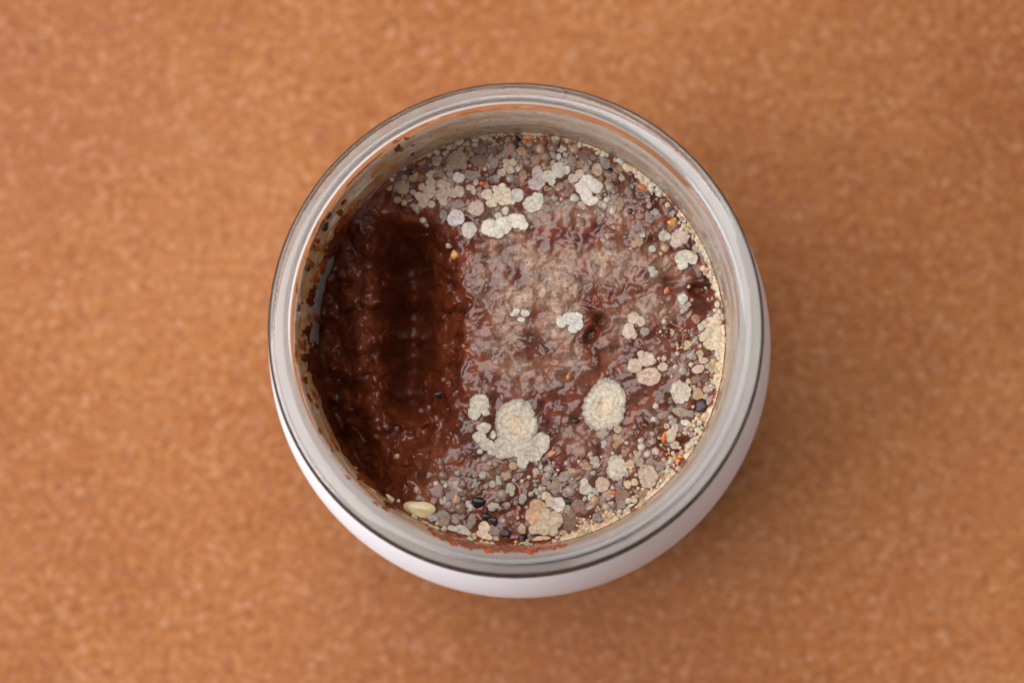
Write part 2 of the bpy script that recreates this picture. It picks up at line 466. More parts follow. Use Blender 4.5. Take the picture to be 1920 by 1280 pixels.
def paste_height(px, py):
    h, scoop = paste_smooth(px, py)
    # crowded lumps with creases between them; calmer under the film
    flm = np.zeros_like(px)
    for (cx, cy, rx, ry, rot, a) in FILM: flm = np.maximum(flm, a * gauss(px, py, cx, cy, rx, ry, rot))
    rough = 1 - 0.55 * sstep(0.35, 0.8, flm)
    calm = sstep(-0.15, 0.35, fbm(px / 75, py / 75, 2, 5))
    qx = px + 8 * fbm(px / 34, py / 34, 2, 9); qy = py + 8 * fbm(px / 34, py / 34, 2, 19)
    h = h + rough * (0.34 + 0.5 * scoop) * fbm(px / 40, py / 40, 2, 43)
    w0, i0 = worley(qx / 44, qy / 44, 7)
    h = h + 2.3 * scoop * (i0 > 0.25) * i0 * np.sqrt(np.clip(1 - (w0 / 0.6) ** 2, 0, 1))
    w1, i1 = worley(qx / 24, qy / 24, 2)
    h = h + (rough * 0.62 * (0.3 + 0.7 * calm) + 0.8 * scoop) * (i1 > 0.35) * i1 * np.exp(-(w1 / 0.34) ** 2)
    w2, i2 = worley(qx / 11.5, qy / 11.5, 31)
    h = h + (0.26 + 0.15 * scoop) * rough * (0.3 + 0.7 * calm) * (i2 > 0.45) * i2 * np.exp(-(w2 / 0.30) ** 2)
    for (cx, cy, rx, ry, rot, a) in [(1128, 602, 14, 13, 0, -2.6), (1109, 627, 11, 17, 35, -2.2), (1313, 544, 22, 12, 0, -1.8)]:
        g = -np.log(np.clip(gauss(px, py, cx, cy, rx, ry, rot), 1e-30, 1))
        h = h + a * np.exp(-g ** 2)
    xw = px + 14 * fbm(py / 55, px / 90, 3, 77)
    h = h + (0.9 * gauss(xw, py, 872, 610, 10, 75, -4) + 0.8 * gauss(xw, py, 868, 770, 9, 60, 4)) * (0.6 + 0.8 * vnoise(px / 25, py / 25, 78))
    for (cx, cy, rx, ry, rot, a) in [(1330, 558, 14, 16, 0, -1.2),
                                     (1297, 587, 15, 17, 0, 1.1), (1294, 522, 11, 10, 0, 0.9), (1230, 520, 17, 14, -40, 0.9), (1255, 527, 14, 9, 0, -0.9),
                                     (1067, 706, 10, 12, 0, -0.9), (1080, 790, 9, 9, 0, -0.6), (1288, 833, 26, 12, 0, -1.1), (1243, 820, 10, 22, 10, -0.8),
                                     (725, 790, 15, 12, 0, 2.2), (765, 805, 16, 12, 0, 2.0), (742, 812, 9, 8, 0, 1.4), (790, 790, 8, 8, 0, 1.6), (812, 790, 9, 8, 0, 1.5), (745, 470, 12, 10, 0, 1.5), (668, 600, 14, 18, 0, 1.4), (660, 700, 16, 14, 0, 1.4), (690, 470, 14, 12, 0, 1.2),
                                     (715, 722, 17, 11, 40, 2.6), (704, 642, 13, 12, 0, 2.4), (716, 562, 14, 10, 20, 2.4), (702, 522, 8, 15, 0, 2.0), (722, 600, 9, 10, 0, 1.8), (735, 680, 8, 12, 0, 1.8),
                                     (1215, 600, 40, 60, 20, 0.4), (790, 700, 12, 20, 0, 1.4), (805, 760, 18, 14, 0, 1.3), (765, 615, 14, 10, 0, 1.6),
                                     (1085, 700, 30, 22, -30, 0.5), (1150, 690, 26, 40, 20, -0.5), (890, 640, 14, 50, 8, -0.3)]:
        h = h + a * gauss(px, py, cx, cy, rx, ry, rot)
    return h, scoop

N = 520
u = np.linspace(-1, 1, N); U, W = np.meshgrid(u, u)
gx = (U * np.sqrt(1 - W * W / 2)).ravel() * RP; gy = (W * np.sqrt(1 - U * U / 2)).ravel() * RP
P0 = np.stack([gx, gy, np.full_like(gx, ZS)], 1)
PXX, PYY = project(P0)
hh, scoop = paste_height(PXX, PYY)
rad = np.hypot(gx, gy) / RP
film = np.zeros_like(hh)
for (cx, cy, rx, ry, rot, a) in FILM:
    film = np.maximum(film, a * gauss(PXX, PYY, cx, cy, rx, ry, rot))
patch = fbm(PXX / 60, PYY / 60, 4, 51); grain, gi = worley(PXX / 6.5, PYY / 6.5, 61)
film = film * sstep(-0.55, 0.40, patch + 0.30 * film) * (1 - scoop)
gb = np.sqrt(np.clip(1 - (grain / 0.6) ** 2, 0, 1)) * gi
hh = hh + 0.09 * film * gb
film = np.clip(film * (0.66 + 0.40 * gb + 0.45 * fbm(PXX / 22, PYY / 22, 4, 71)), 0, 1)
film = film * sstep(-5, 75, PXX - np.interp(PYY, LIP_Y, LIP_X) + 45 * fbm(PXX / 48, PYY / 48, 3, 73))
for (cx, cy, rx, ry, a) in [(1130, 478, 28, 12, .5), (1045, 532, 22, 8, .5), (1100, 402, 18, 9, .5), (972, 690, 12, 12, .5), (1140, 385, 22, 20, .5)]:  # pale patches in the film; the first is a sheen put into the colour
    film = np.clip(film + a * gauss(PXX, PYY, cx, cy, rx, ry) * (0.6 + 0.6 * gb), 0, 1)
ang = np.degrees(np.arctan2(gy, gx))
hh = hh + 0.8 * sstep(0.965, 1.0, rad) * (1 - scoop)
dpx = (1 - rad) * RP / MMPX_                         # distance from the glass in pixels
cw = np.where((ang > -25) & (ang < 62), 13.0, np.where((ang >= 62) & (ang < 128), 6.0, np.where((ang > -78) & (ang <= -25), 15.0, np.where((ang > -120) & (ang <= -78), 7.0, -6.0))))
cw = cw * (0.9 + 0.9 * fbm(np.cos(np.radians(ang)) * 9, np.sin(np.radians(ang)) * 9, 3, 101)) + 4 * fbm(PXX / 9, PYY / 9, 2, 103)
cw = cw * 0.8 * sstep(-0.35, 0.05, fbm(np.cos(np.radians(ang)) * 6 + 3, np.sin(np.radians(ang)) * 6, 3, 109) + 0.25 * (ang > -25) * (ang < 50))
crust = 0.9 * sstep(0, 5, cw - dpx) * (dpx < 40)
wc, ic = worley(PXX / 7.5, PYY / 7.5, 107)
hh = hh + crust * (0.35 + 0.45 * ic * np.sqrt(np.clip(1 - (wc / 0.62) ** 2, 0, 1)))
warm = 0.40 * sstep(0.0, 0.7, fbm(PXX / 26, PYY / 26, 3, 81)) * (1 - 0.6 * film)
warm = np.maximum(warm, 0.8 * gauss(PXX, PYY, 878, 620, 16, 130, 0) * (0.5 + fbm(PXX / 20, PYY / 20, 2, 91)))
warm = np.clip(warm + 0.5 * sstep(0.96, 1.0, rad), 0, 1)
top = np.stack([gx, gy, ZS + hh * MM], 1)
verts = [tuple(v) for v in top]
ii = np.arange(N * N).reshape(N, N)
faces = np.stack([ii[:-1, :-1], ii[:-1, 1:], ii[1:, 1:], ii[1:, :-1]], -1).reshape(-1, 4).tolist()
# the body of the paste below, filling the jar
bl = list(ii[0, :-1]) + list(ii[:-1, -1]) + list(ii[-1, :0:-1]) + list(ii[:0:-1, 0])
prev = bl
for t in np.linspace(0.06, 1, 14):
    cur = []
    for b in bl:
        x, y, z = top[b]; a = math.atan2(y, x)
        zz = z + (H - 0.0940 - z) * t
        r = float(rin(zz)) - 0.00025
        if t < 0.1: r = min(r, RP + 0.0001)
        cur.append(len(verts)); verts.append((r * math.cos(a), r * math.sin(a), zz))
    for k in range(len(bl)):
        k2 = (k + 1) % len(bl)
        faces.append((prev[k2], prev[k], cur[k], cur[k2]))
    prev = cur
faces.append(tuple(prev[::-1]))
paste = empty('fermented_paste', (0, 0, H - 0.094))
tag(paste, 'dark reddish brown fermented paste with yeast growth and a scooped hollow, inside the jar', 'paste')
pm = mesh_obj('paste_body', [(x, y, z - (H - 0.094)) for x, y, z in verts], faces, M_paste, paste)
extra = len(verts) - N * N
set_attr(pm, 'fresh', np.concatenate([0.6 * scoop, np.zeros(extra)])); set_attr(pm, 'crust', np.concatenate([crust, np.zeros(extra)]))
set_attr(pm, 'film', np.concatenate([film, np.zeros(extra)])); set_attr(pm, 'warm', np.concatenate([warm, np.full(extra, .4)]))
PB = np.array([0, 0, H - 0.094])

GX0, GY0, GST = 560.0, 200.0, 2.0
_gx, _gy = np.meshgrid(GX0 + GST * np.arange(430), GY0 + GST * np.arange(430))
HM_F = paste_height(_gx.ravel(), _gy.ravel())[0].reshape(430, 430); HM_S = paste_smooth(_gx.ravel(), _gy.ravel())[0].reshape(430, 430)
HM_B = HM_F.copy()
for _ in range(3):
    HM_B = (np.roll(HM_B, 2, 0) + np.roll(HM_B, -2, 0) + HM_B * 2 + np.roll(HM_B, 2, 1) + np.roll(HM_B, -2, 1)) / 6
HM_B = HM_B + 0.35 * np.clip(HM_F - HM_B, 0, 1)
def sample(hm, px, py):
    x = np.clip((np.asarray(px, float) - GX0) / GST, 0, 428.99); y = np.clip((np.asarray(py, float) - GY0) / GST, 0, 428.99)
    i = x.astype(int); j = y.astype(int); fx = x - i; fy = y - j
    return (hm[j, i] * (1 - fx) + hm[j, i + 1] * fx) * (1 - fy) + (hm[j + 1, i] * (1 - fx) + hm[j + 1, i + 1] * fx) * fy
def surf_arr(px, py, fine=True):
    """world height of the paste under photograph points (arrays)"""
    return ZS + sample(HM_F if fine else HM_S, px, py) * MM
def on_paste(px, py):
    z = ZS
    for _ in range(3):
        p = at(px, py, z)
        qx, qy = project(np.array([[p[0], p[1], ZS]]))
        z = float(surf_arr(qx, qy)[0])
    p = at(px, py, z); rr = math.hypot(p[0], p[1])
    if rr > RP - 0.0003: p[:2] *= (RP - 0.0003) / rr
    return p

# ------------------------------------------------------------------ yeast colonies
CREAM = np.array(lin(197, 189, 171)[:3]); PINK = np.array(lin(192, 171, 152)[:3]); GREY = np.array(lin(162, 148, 136)[:3])
TAN = np.array(lin(186, 152, 122)[:3]); WHITE = np.array(lin(202, 197, 186)[:3]); BROWN = np.array(lin(110, 58, 32)[:3]); YEL = np.array(lin(210, 184, 148)[:3])
ORANGE = np.array(lin(200, 120, 44)[:3]); JELLY = np.array(lin(140, 112, 96)[:3])
MMPX = PX * (DIST + 0.022) / DIST                 # metres per photograph pixel at paste level

def lobe_geo(cx, cy, rx, ry, rot, scal, amp, rings, seed, hgt, tint, stain=0.0, ringc=(0, 0), rag=0.6, dense=1.0):
    r = random.Random(seed)
    big = max(rx, ry)
    nth = int(np.clip(big * 4.2, 22, 180)); nr = int(np.clip(big * 0.8, 5, 36))
    c, s = math.cos(math.radians(rot)), math.sin(math.radians(rot))
    ph = r.random() * 6.28
    pts, hs, cols, cvs = [], [], [], []
    th = np.arange(nth) * 2 * math.pi / nth
    o1, o2, o3 = r.random() * 50, r.random() * 50, r.random() * 50
    lob = np.abs(np.cos((scal * th + ph) / 2 + 0.6 * np.sin(th + o1))) if scal else np.ones(nth)
    out = 1 + 0.6 * amp * (lob - 0.7) + 0.07 * rag * np.array([math.sin(2 * t + o1) + math.sin(3 * t + o2) + 0.6 * math.sin(5 * t + o3) for t in th]) \
          + 0.055 * rag * np.array([r.uniform(-1, 1) for _ in th])
    wet = ORANGE * 0.35 + BROWN * 0.65
    for i in range(nr + 1):
        t = i / nr
        tt = 1 - (1 - t) ** 1.35
        rho = tt * out
        x0 = np.cos(th) * rho * rx + ringc[0] * (1 - tt); y0 = np.sin(th) * rho * ry + ringc[1] * (1 - tt)
        x = cx + x0 * c - y0 * s; y = cy + x0 * s + y0 * c
        prof_ = (max(0.0, 1 - tt ** 4)) ** 0.5
        h = np.full(nth, hgt * (0.72 + 0.28 * prof_) if i < nr else 0.0)
        h = h * (1 + 0.0 * th)
        groove = np.zeros(nth)
        if rings:
            fr = (tt * rings + 0.16 * np.sin(2 * th + o2) + 0.10 * np.sin(5 * th + o1) + 0.06 * np.sin(11 * th + o3)) % 1.0
            g = np.exp(-((fr - 0.5) / 0.10) ** 2) * (0.15 < tt < 0.93) * (0.15 + 0.85 * sstep(-0.5, 0.3, np.sin(2 * th + o3 + 7 * tt) + 0.5 * np.sin(5 * th + o1)))
            groove = np.maximum(groove, g)
        if scal:
            g = np.clip(1 - lob * 5.5, 0, 1) * sstep(0.40, 0.85, np.full(nth, tt)) * (0.4 + 0.6 * (np.sin(3 * th + o2) > -0.5))
            groove = np.maximum(groove, g)
        nz = 0.10 * fbm(x / 8, y / 8, 3, seed % 97)
        h = h + nz * hgt * 0.9 * (i < nr) - groove * hgt * 0.10
        if i == nr: h = np.full(nth, -0.55)
        elif i == nr - 1: h = h * 0.80
        col = tint[None] * (1 + 0.10 * fbm(x / 9, y / 9, 2, 5 + seed % 31))[:, None]
        if stain: col = col + (YEL - col) * (stain * math.exp(-(tt / 0.4) ** 2))
        k = np.clip(groove * 0.50 + (0.20 if i >= nr - 1 else 0), 0, 1)[:, None]
        col = col * (1 - k) + wet[None] * k
        if i == nr: col = col * 0 + wet
        if i == 0:
            pts.append((x[:1], y[:1])); hs.append(h[:1]); cols.append(col[:1]); cvs.append(np.array([dense]))
        else:
            pts.append((x, y)); hs.append(h); cols.append(col); cvs.append(np.full(nth, dense * (1 - 0.45 * float(sstep(0.80, 1.0, np.array(tt))))))
    X = np.concatenate([p[0] for p in pts]); Y = np.concatenate([p[1] for p in pts]); Hh = np.concatenate(hs); Cc = np.concatenate(cols)
    Cc = np.concatenate([Cc, np.concatenate(cvs)[:, None]], 1)
    F = []
    for k in range(nth): F.append((0, 1 + (k + 1) % nth, 1 + k))
    for i in range(1, nr):
        a, b = 1 + (i - 1) * nth, 1 + i * nth
        for k in range(nth):
            k2 = (k + 1) % nth
            F.append((a + k, a + k2, b + k2, b + k))
    return X, Y, Hh, Cc, F

def world_from(X, Y, Hh):
    """photograph points on the paste, lifted Hh millimetres: on the smooth surface"""
    d = fwd[None] * D0 + rgt[None] * ((X - 960) * PX)[:, None] + up[None] * ((640 - Y) * PX)[:, None]
    k = (ZS - cam_pos[2]) / d[:, 2]
    P = cam_pos[None] + d * k[:, None]
    h = sample(HM_B, X, Y)
    P[:, 2] = ZS + (h + Hh) * MM
    rr = np.hypot(P[:, 0], P[:, 1]); f = np.minimum(1, (RP + 0.00005) / rr)
    P[:, 0] *= f; P[:, 1] *= f
    return P

def colony(lobes, tint, hgt=0.75, label=None, name='yeast_colony', dense=None):
    """lobes: (cx, cy, rx, ry, rot, scallops, amplitude, rings, stain[, ring offset])"""
    Vs, Fs, Cs = [], [], []; base = 0; hgt = hgt * 0.52; tint = tint * 0.84
    if dense is None: dense = 1.0 if tint.mean() > GREY.mean() * 1.12 else 0.78
    for q, L in enumerate(lobes):
        L = tuple(L) + (None,) * (11 - len(L))
        cx, cy, rx = L[0], L[1], L[2]
        ry = L[3] if L[3] else rx; rot = L[4] or 0
        scal = L[5] if L[5] is not None else (max(4, int(rx / 3.2)) if rx > 7 else 0)
        amp = L[6] if L[6] is not None else (0.16 if rx > 7 else 0.0)
        rings = L[7] if L[7] is not None else (int(rx / 7) if rx > 13 else 0)
        stain = L[8] or 0.0; rc = L[9] or (0, 0); tn = L[10] if L[10] is not None else tint
        X, Y, Hh, Cc, F = lobe_geo(cx, cy, rx, ry, rot, scal, amp, rings, int(cx * 31 + cy * 7), hgt * (0.9 + 0.2 * ((q * 37) % 10) / 10), tn, stain, rc, dense=dense)
        Vs.append(world_from(X, Y, Hh)); Cs.append(Cc)
        Fs += [tuple(i + base for i in f) for f in F]; base += len(X)
    V = np.concatenate(Vs) - PB
    o = mesh_obj(name, V, Fs, M_colony, paste)
    cc = np.concatenate(Cs); set_col(o, 'tint', cc[:, :3]); set_attr(o, 'cover', cc[:, 3])
    if label: o['label'] = label
    return o

taken = []                                       # circles already occupied, for scattering the small beads
def col_(lobes, tint, hgt=0.75, label=None):
    for L in lobes: taken.append((L[0], L[1], max(L[2], (L[3] if len(L) > 3 and L[3] else 0))))
    return colony(lobes, tint, hgt, label)

# the two largest, low in the middle
col_([(969, 795, 41, 47, 8, 15, .07, 4, .6, (-3, 6)), (1014, 831, 19, 21, 0, 4, .06, 1), (946, 840, 25, 21, 10, 5, .08, 2), (985, 842, 26, 22, 0, 5, .08, 2),
      (1001, 850, 19, 17, 0, 4, .1, 1), (980, 866, 13, 13, 0, 4, .12, 0)], CREAM, .85, 'largest cream yeast colony, ringed, with a lobed tail below')
col_([(908, 802, 14, 11, 0, 4, .12, 0), (900, 820, 14, 13, 0, 4, .1, 0), (913, 834, 15, 13, 0, 5, .1, 0), (922, 846, 9), (925, 815, 6, 9, 0, 0, 0, 0)], CREAM, .7, 'C-shaped cream yeast colony touching the largest one')
col_([(900, 757, 20, 19, 0, 9, .1, 1, .2), (890, 775, 14, 13, 0, 5, .12, 0), (911, 774, 8)], CREAM, .75, 'lobed cream yeast colony above the C-shaped one')
col_([(1134, 760, 42, 49, 12, 19, .09, 4, .6, (3, 4))], CREAM, .85, 'large oval cream yeast colony with cracked rings and scalloped edge')
# flower and ringed colonies to the right
col_([(1213, 674, 17, 15, 0, 5, .18, 0), (1202, 664, 8), (1190, 686, 14, 15, 0, 5, .1, 0), (1217, 706, 24, 18, -12, 7, .12, 1), (1243, 688, 11, 9, 0, 4, .15, 0), (1245, 672, 6), (1235, 672, 4)],
     PINK, .75, 'flower-shaped pale pink yeast colony of five lobes')
col_([(1276, 735, 21, 22, 0, 10, .13, 3, .2, (3, 4))], CREAM, .75, 'round ringed yeast colony beside the largest black seed')
col_([(1156, 877, 20, 24, 0, 14, .1, 2, .2, (5, 1))], CREAM, .75, 'oval scalloped yeast colony with an off-centre ring')
col_([(1129, 908, 15, 15, 0, 8, .08, 3, .1, (3, 3))], PINK, .6, 'small pinkish ringed yeast colony')
col_([(1098, 916, 12.5, 13, 0, 4, .08, 0), (1096, 903, 8.5, 8, 0, 0, 0, 0)], CREAM, .7)
col_([(1213, 887, 19, 17, 20, 7, .12, 1), (1215, 903, 17, 12, 0, 6, .12, 1), (1223, 893, 12, 14, 0, 5, .12, 1)], PINK, .65, 'squarish pinkish yeast colony near the lower right edge')
col_([(1285, 481, 18, 13, 0, 7, .1, 0), (1299, 486, 11, 11, 0, 4, .08, 0), (1280, 497, 11, 11, 0, 4, .1, 0), (1275, 484, 11)], CREAM, .75, 'cream yeast colony with a bite out of its lower side')
col_([(1276, 444, 18, 16, 0, 9, .22, 0), (1268, 455, 13, 10, 0, 4, .1, 0)], PINK, .55, 'pinkish star-edged yeast colony beside a black seed')
col_([(1188, 597, 13, 12, 0, 5, .12, 0), (1202, 604, 9, 10, 0, 4, .1, 0), (1179, 621, 13, 16, 10, 6, .12, 0), (1187, 628, 9)], PINK, .75, 'curled yeast colony beside the two pits')
col_([(1209, 622, 10, 9, 0, 5, .12, 0)], GREY, .6)
col_([(1068, 597, 14, 13, 0, 6, .14, 0), (1081, 608, 14, 13, 0, 6, .14, 0), (1053, 604, 11, 13, 0, 5, .14, 0), (1074, 617, 10), (1082, 596, 11, 12, 0, 5, .15, 0)], WHITE, .8, 'fluffy white yeast colony left of the two pits')
col_([(968, 585, 8, 7), (985, 588, 9, 8), (978, 600, 8, 6), (961, 590, 5)], WHITE, .5, 'small ragged white yeast patch in the middle of the film')
col_([(972, 690, 8, 9)], GREY, .45)
# top left
col_([(785, 368, 9), (793, 382, 10, 9, 0, 3, .1, 0), (809, 384, 9, 7), (791, 351, 8, 8, 0, 0, 0, 0, 0, None, TAN), (808, 344, 10, 11), (806, 361, 14, 14, 0, 6, .12, 0), (798, 372, 10)], PINK, .85,
     'clustered beige yeast colony above the scooped hollow')
col_([(829, 347, 10), (840, 348, 7), (829, 366, 14, 13, 0, 5, .1, 1), (845, 361, 10), (832, 380, 9), (861, 360, 11, 12), (851, 366, 8)], PINK, .8)
col_([(880, 353, 7), (893, 343, 6, 8), (889, 361, 6, 7), (886, 354, 6)], PINK, .7)
col_([(914, 366, 11, 12), (922, 382, 12, 9, 0, 4, .12, 0), (930, 355, 8, 7), (942, 351, 8), (944, 369, 19, 19, 0, 7, .08, 1), (932, 372, 12)], np.array(lin(214, 198, 172)[:3]), .8,
     'rounded beige yeast colony with plump lobes along its edge')
col_([(894, 392, 16, 16, 0, 8, .14, 0)], PINK, .65)
col_([(935, 406, 8, 8), (948, 396, 7, 9)], CREAM, .7)
col_([(855, 410, 17, 17, 0, 3, .03, 1)], np.array(lin(206, 202, 200)[:3]), .55, 'smooth grey white disc of yeast near the hollow')
col_([(832, 405, 8, 11)], GREY, .6); col_([(861, 384, 11, 10, 0, 4, .12, 0), (842, 385, 6, 7)], GREY, .6)
col_([(880, 433, 16, 16, 0, 7, .08, 2, .3)], WHITE, .6, 'ring-marked white yeast colony at the edge of the hollow')
col_([(920, 429, 19, 18, 0, 6, .12, 0), (944, 424, 20, 17, 0, 6, .12, 0), (968, 415, 20, 15, 0, 6, .12, 0), (982, 424, 10), (934, 440, 14, 9)], np.array(lin(216, 208, 190)[:3]), .75, 'long whitish yeast patch between the hollow and the film')
col_([(1000, 383, 20, 17, -20, 6, .12, 0), (1008, 372, 12)], CREAM, .7, 'wrinkled cream yeast colony in the upper middle')
col_([(970, 367, 13, 14, 0, 5, .12, 0), (960, 378, 8)], WHITE, .65)
col_([(1006, 346, 17, 12, -10, 5, .06, 0), (1008, 325, 11, 16, 0, 4, .06, 0)], np.array(lin(188, 172, 164)[:3]), .55)
col_([(1029, 331, 15, 13, 0, 5, .1, 0), (1048, 319, 14, 17, 0, 4, .06, 0), (1062, 319, 8, 10), (1035, 341, 7, 9)], CREAM, .7, 'cream yeast colony with two ring-shaped dimples')
col_([(1075, 335, 11, 10, 0, 5, .12, 0), (1087, 326, 10, 9, 0, 5, .12, 0)], PINK, .6)
col_([(1102, 344, 19, 16, 0, 8, .12, 0), (1091, 353, 14, 13, 0, 6, .12, 0), (1119, 351, 13, 13, 0, 6, .14, 0), (1108, 377, 15, 10, 0, 4, .06, 0), (1100, 366, 13)], np.array(lin(212, 200, 188)[:3]), .75,
     'large notched beige yeast colony at the upper right')
col_([(1120, 318, 11, 13, 0, 4, .05, 2)], PINK, .6); col_([(1135, 304, 9, 15, -15, 3, .05, 0)], GREY, .55)
col_([(941, 324, 9), (957, 319, 9), (961, 305, 9), (949, 303, 7), (950, 313, 8)], PINK, .7)
col_([(979, 285, 11, 10, 0, 5, .08, 2)], TAN * 1.1, .6); col_([(1047, 294, 7, 7, 0, 0, 0, 1)], WHITE, .7)
col_([(1097, 290, 14, 12, 0, 6, .12, 0)], JELLY, .55); col_([(1072, 300, 9, 9)], GREY, .6)
col_([(860, 334, 12, 11, 0, 4, .1, 0)], WHITE, .65); col_([(886, 330, 17, 10, 0, 6, .14, 0)], GREY, .5)
col_([(858, 300, 20, 19, 0, 7, .1, 0), (846, 312, 11), (870, 312, 8)], np.array(lin(176, 148, 128)[:3]), .6, 'large tan yeast lump near the top left edge')
col_([(819, 301, 11, 12)], np.array(lin(190, 162, 136)[:3]), .8); col_([(835, 284, 7, 9)], PINK, .7)
col_([(898, 302, 18, 12, 0, 6, .14, 0)], JELLY, .55); col_([(900, 280, 15, 11, 0, 5, .14, 0)], JELLY, .6); col_([(927, 307, 9, 11)], GREY, .6)
col_([(755, 354, 13, 12, 0, 7, .15, 0)], TAN, .6); col_([(745, 374, 8, 7)], TAN, .6); col_([(788, 300, 11, 12)], TAN, .8)
# bottom
col_([(1008, 950, 18, 15, 0, 6, .1, 0, 0, None, TAN), (1000, 968, 17, 16, 0, 5, .1, 0, 0, None, TAN * 1.1), (1021, 986, 21, 17, 0, 8, .1, 0), (1042, 974, 14, 18, 0, 6, .12, 0),
      (1003, 992, 13, 10), (1024, 930, 10, 10), (1046, 945, 15, 15, 0, 6, .1, 0, 0, None, WHITE), (1032, 940, 11), (1038, 995, 10, 10), (1022, 966, 14)], np.array(lin(204, 186, 160)[:3]), .85,
     'large broken tan yeast colony near the bottom edge')
col_([(866, 996, 17, 12, 15, 4, .05, 0), (848, 992, 14, 8)], WHITE, .7, 'white yeast lobe at the bottom edge above the orange smear')
col_([(830, 972, 15, 17, 20, 4, .08, 1)], GREY * 1.1, .65, 'grey wedge of yeast beside the yellowish nut piece')
col_([(884, 977, 9, 16, 15, 0, 0, 0)], GREY, .8); col_([(854, 974, 9)], GREY * 1.05, .8); col_([(866, 968, 7)], GREY, .8)
col_([(908, 990, 12, 14, 20, 4, .12, 0), (912, 1007, 12, 9), (900, 1000, 8)], np.array(lin(224, 202, 176)[:3]), .7); col_([(930, 1011, 7)], PINK, .7)
col_([(1016, 1012, 21, 8, -4, 5, .1, 0)], YEL, .6); col_([(929, 995, 9, 9)], GREY, .75); col_([(979, 991, 8, 11)], PINK, .8)
col_([(1083, 948, 13, 14, 0, 4, .12, 0), (1095, 957, 8)], JELLY * 1.25, .6); col_([(1068, 978, 14, 18, 25, 6, .1, 0)], JELLY * 1.1, .5)
col_([(1167, 928, 14, 13, 0, 5, .12, 0)], JELLY * 1.2, .5); col_([(1185, 951, 10, 9)], CREAM, .7)
col_([(1177, 908, 8, 9), (1190, 904, 8, 8)], np.array(lin(206, 182, 152)[:3]), .75)
col_([(1058, 893, 14, 10, -30, 6, .15, 0)], GREY * 1.1, .5); col_([(1276, 772, 17, 9, 15, 6, .15, 0)], np.array(lin(176, 158, 136)[:3]), .6); col_([(1295, 776, 8)], GREY, .6)
col_([(1241, 779, 10, 7)], GREY, .6); col_([(1285, 792, 10, 6, 15)], WHITE, .6)
col_([(1309, 692, 13, 9, -15, 3, .04, 0)], PINK, .85); col_([(1319, 676, 10, 7, 0, 0, 0, 0)], PINK, .85); col_([(1309, 739, 11, 13, 0, 4, .1, 0)], TAN * 1.15, .6)
col_([(1305, 712, 10, 9)], JELLY, .5); col_([(1321, 709, 8, 10)], JELLY, .5)
col_([(1258, 816, 12, 14, 0, 3, .06, 0), (1266, 802, 8, 9), (1266, 834, 10, 8)], PINK, .85, 'pink three-lobed yeast colony with an orange flank')
# big crust at the right edge
col_([(1333, 606, 14, 13, 0, 6, .15, 0), (1346, 622, 15, 20, 0, 7, .12, 0), (1333, 645, 15, 12, 0, 6, .15, 0), (1319, 632, 9, 10), (1348, 650, 11, 14), (1346, 596, 11, 10), (1330, 624, 12)], np.array(lin(206, 188, 160)[:3]), .85,
     'broad cream yeast crust pressed against the right side of the glass')

# smaller growths crowding the top, right and bottom
auto = random.Random(21)
def free(x, y, r, f):
    return not any((x - a) ** 2 + (y - b) ** 2 < (f * (r + c)) ** 2 for a, b, c in taken)
n_auto = 0
for (cx, cy, rx, ry, cnt) in [(930, 290, 150, 45, 40), (1080, 310, 110, 50, 34), (1240, 420, 80, 70, 16), (1310, 700, 40, 110, 24), (1230, 880, 80, 60, 26), (1080, 930, 140, 55, 34), (890, 940, 60, 60, 14), (790, 340, 50, 40, 8)]:
    k = 0
    for _ in range(3000):
        if k >= cnt: break
        x = cx + auto.gauss(0, .6) * rx; y = cy + auto.gauss(0, .6) * ry; r = auto.uniform(5.5, 13)
        p = at(x, y, ZS)
        if math.hypot(p[0], p[1]) > RP - 0.0008 or not free(x, y, r, 0.70) or depth_f(np.array([x]), np.array([y]))[0] > 1.5: continue
        tn = auto.choice([PINK, TAN, JELLY, GREY, JELLY, TAN, CREAM] if cy < 450 else [PINK, PINK, TAN, GREY, CREAM, YEL, WHITE]) * auto.uniform(.8, 1.12)
        lobes = [(x, y, r * .8, r * .75, auto.uniform(0, 180), auto.randint(3, 6), .15, 1 if r > 8 and auto.random() < .5 else 0)]
        for q in range(auto.randint(0, 4)):
            a = auto.uniform(0, 6.28); d = r * auto.uniform(.55, .9)
            lobes.append((x + d * math.cos(a), y + d * math.sin(a), r * auto.uniform(.3, .6), None, 0, 0, 0, 0))
        colony(lobes, tn, auto.uniform(.35, .8), dense=auto.uniform(.6, .9)); taken.append((x, y, r)); k += 1

# ------------------------------------------------------------------ small yeast beads
def sphere_mesh(name, mat, seed, lat=7, lon=12, noise=0.06):
    r = random.Random(seed); V, F = [(0, 0, 1)], []
    a, b, c = r.random() * 6, r.random() * 6, r.random() * 6
    for i in range(1, lat):
        ph = math.pi * i / lat
        for k in range(lon):
            t = 2 * math.pi * k / lon
            x, y, z = math.sin(ph) * math.cos(t), math.sin(ph) * math.sin(t), math.cos(ph)
            s = 1 + noise * (math.sin(3 * x + a) + math.sin(4 * y + b) + math.sin(5 * z + x * 3 + c))
            V.append((x * s, y * s, z * s))
    V.append((0, 0, -1))
    for k in range(lon): F.append((0, 1 + k, 1 + (k + 1) % lon))
    for i in range(lat - 2):
        for k in range(lon):
            k2 = (k + 1) % lon; A = 1 + i * lon; B = A + lon
            F.append((A + k, B + k, B + k2, A + k2))
    L = len(V) - 1; A = 1 + (lat - 2) * lon
    for k in range(lon): F.append((A + k, L, A + (k + 1) % lon))
    m = bpy.data.meshes.new(name); m.from_pydata(V, [], F); m.polygons.foreach_set('use_smooth', [True] * len(m.polygons)); m.materials.append(mat)
    return m
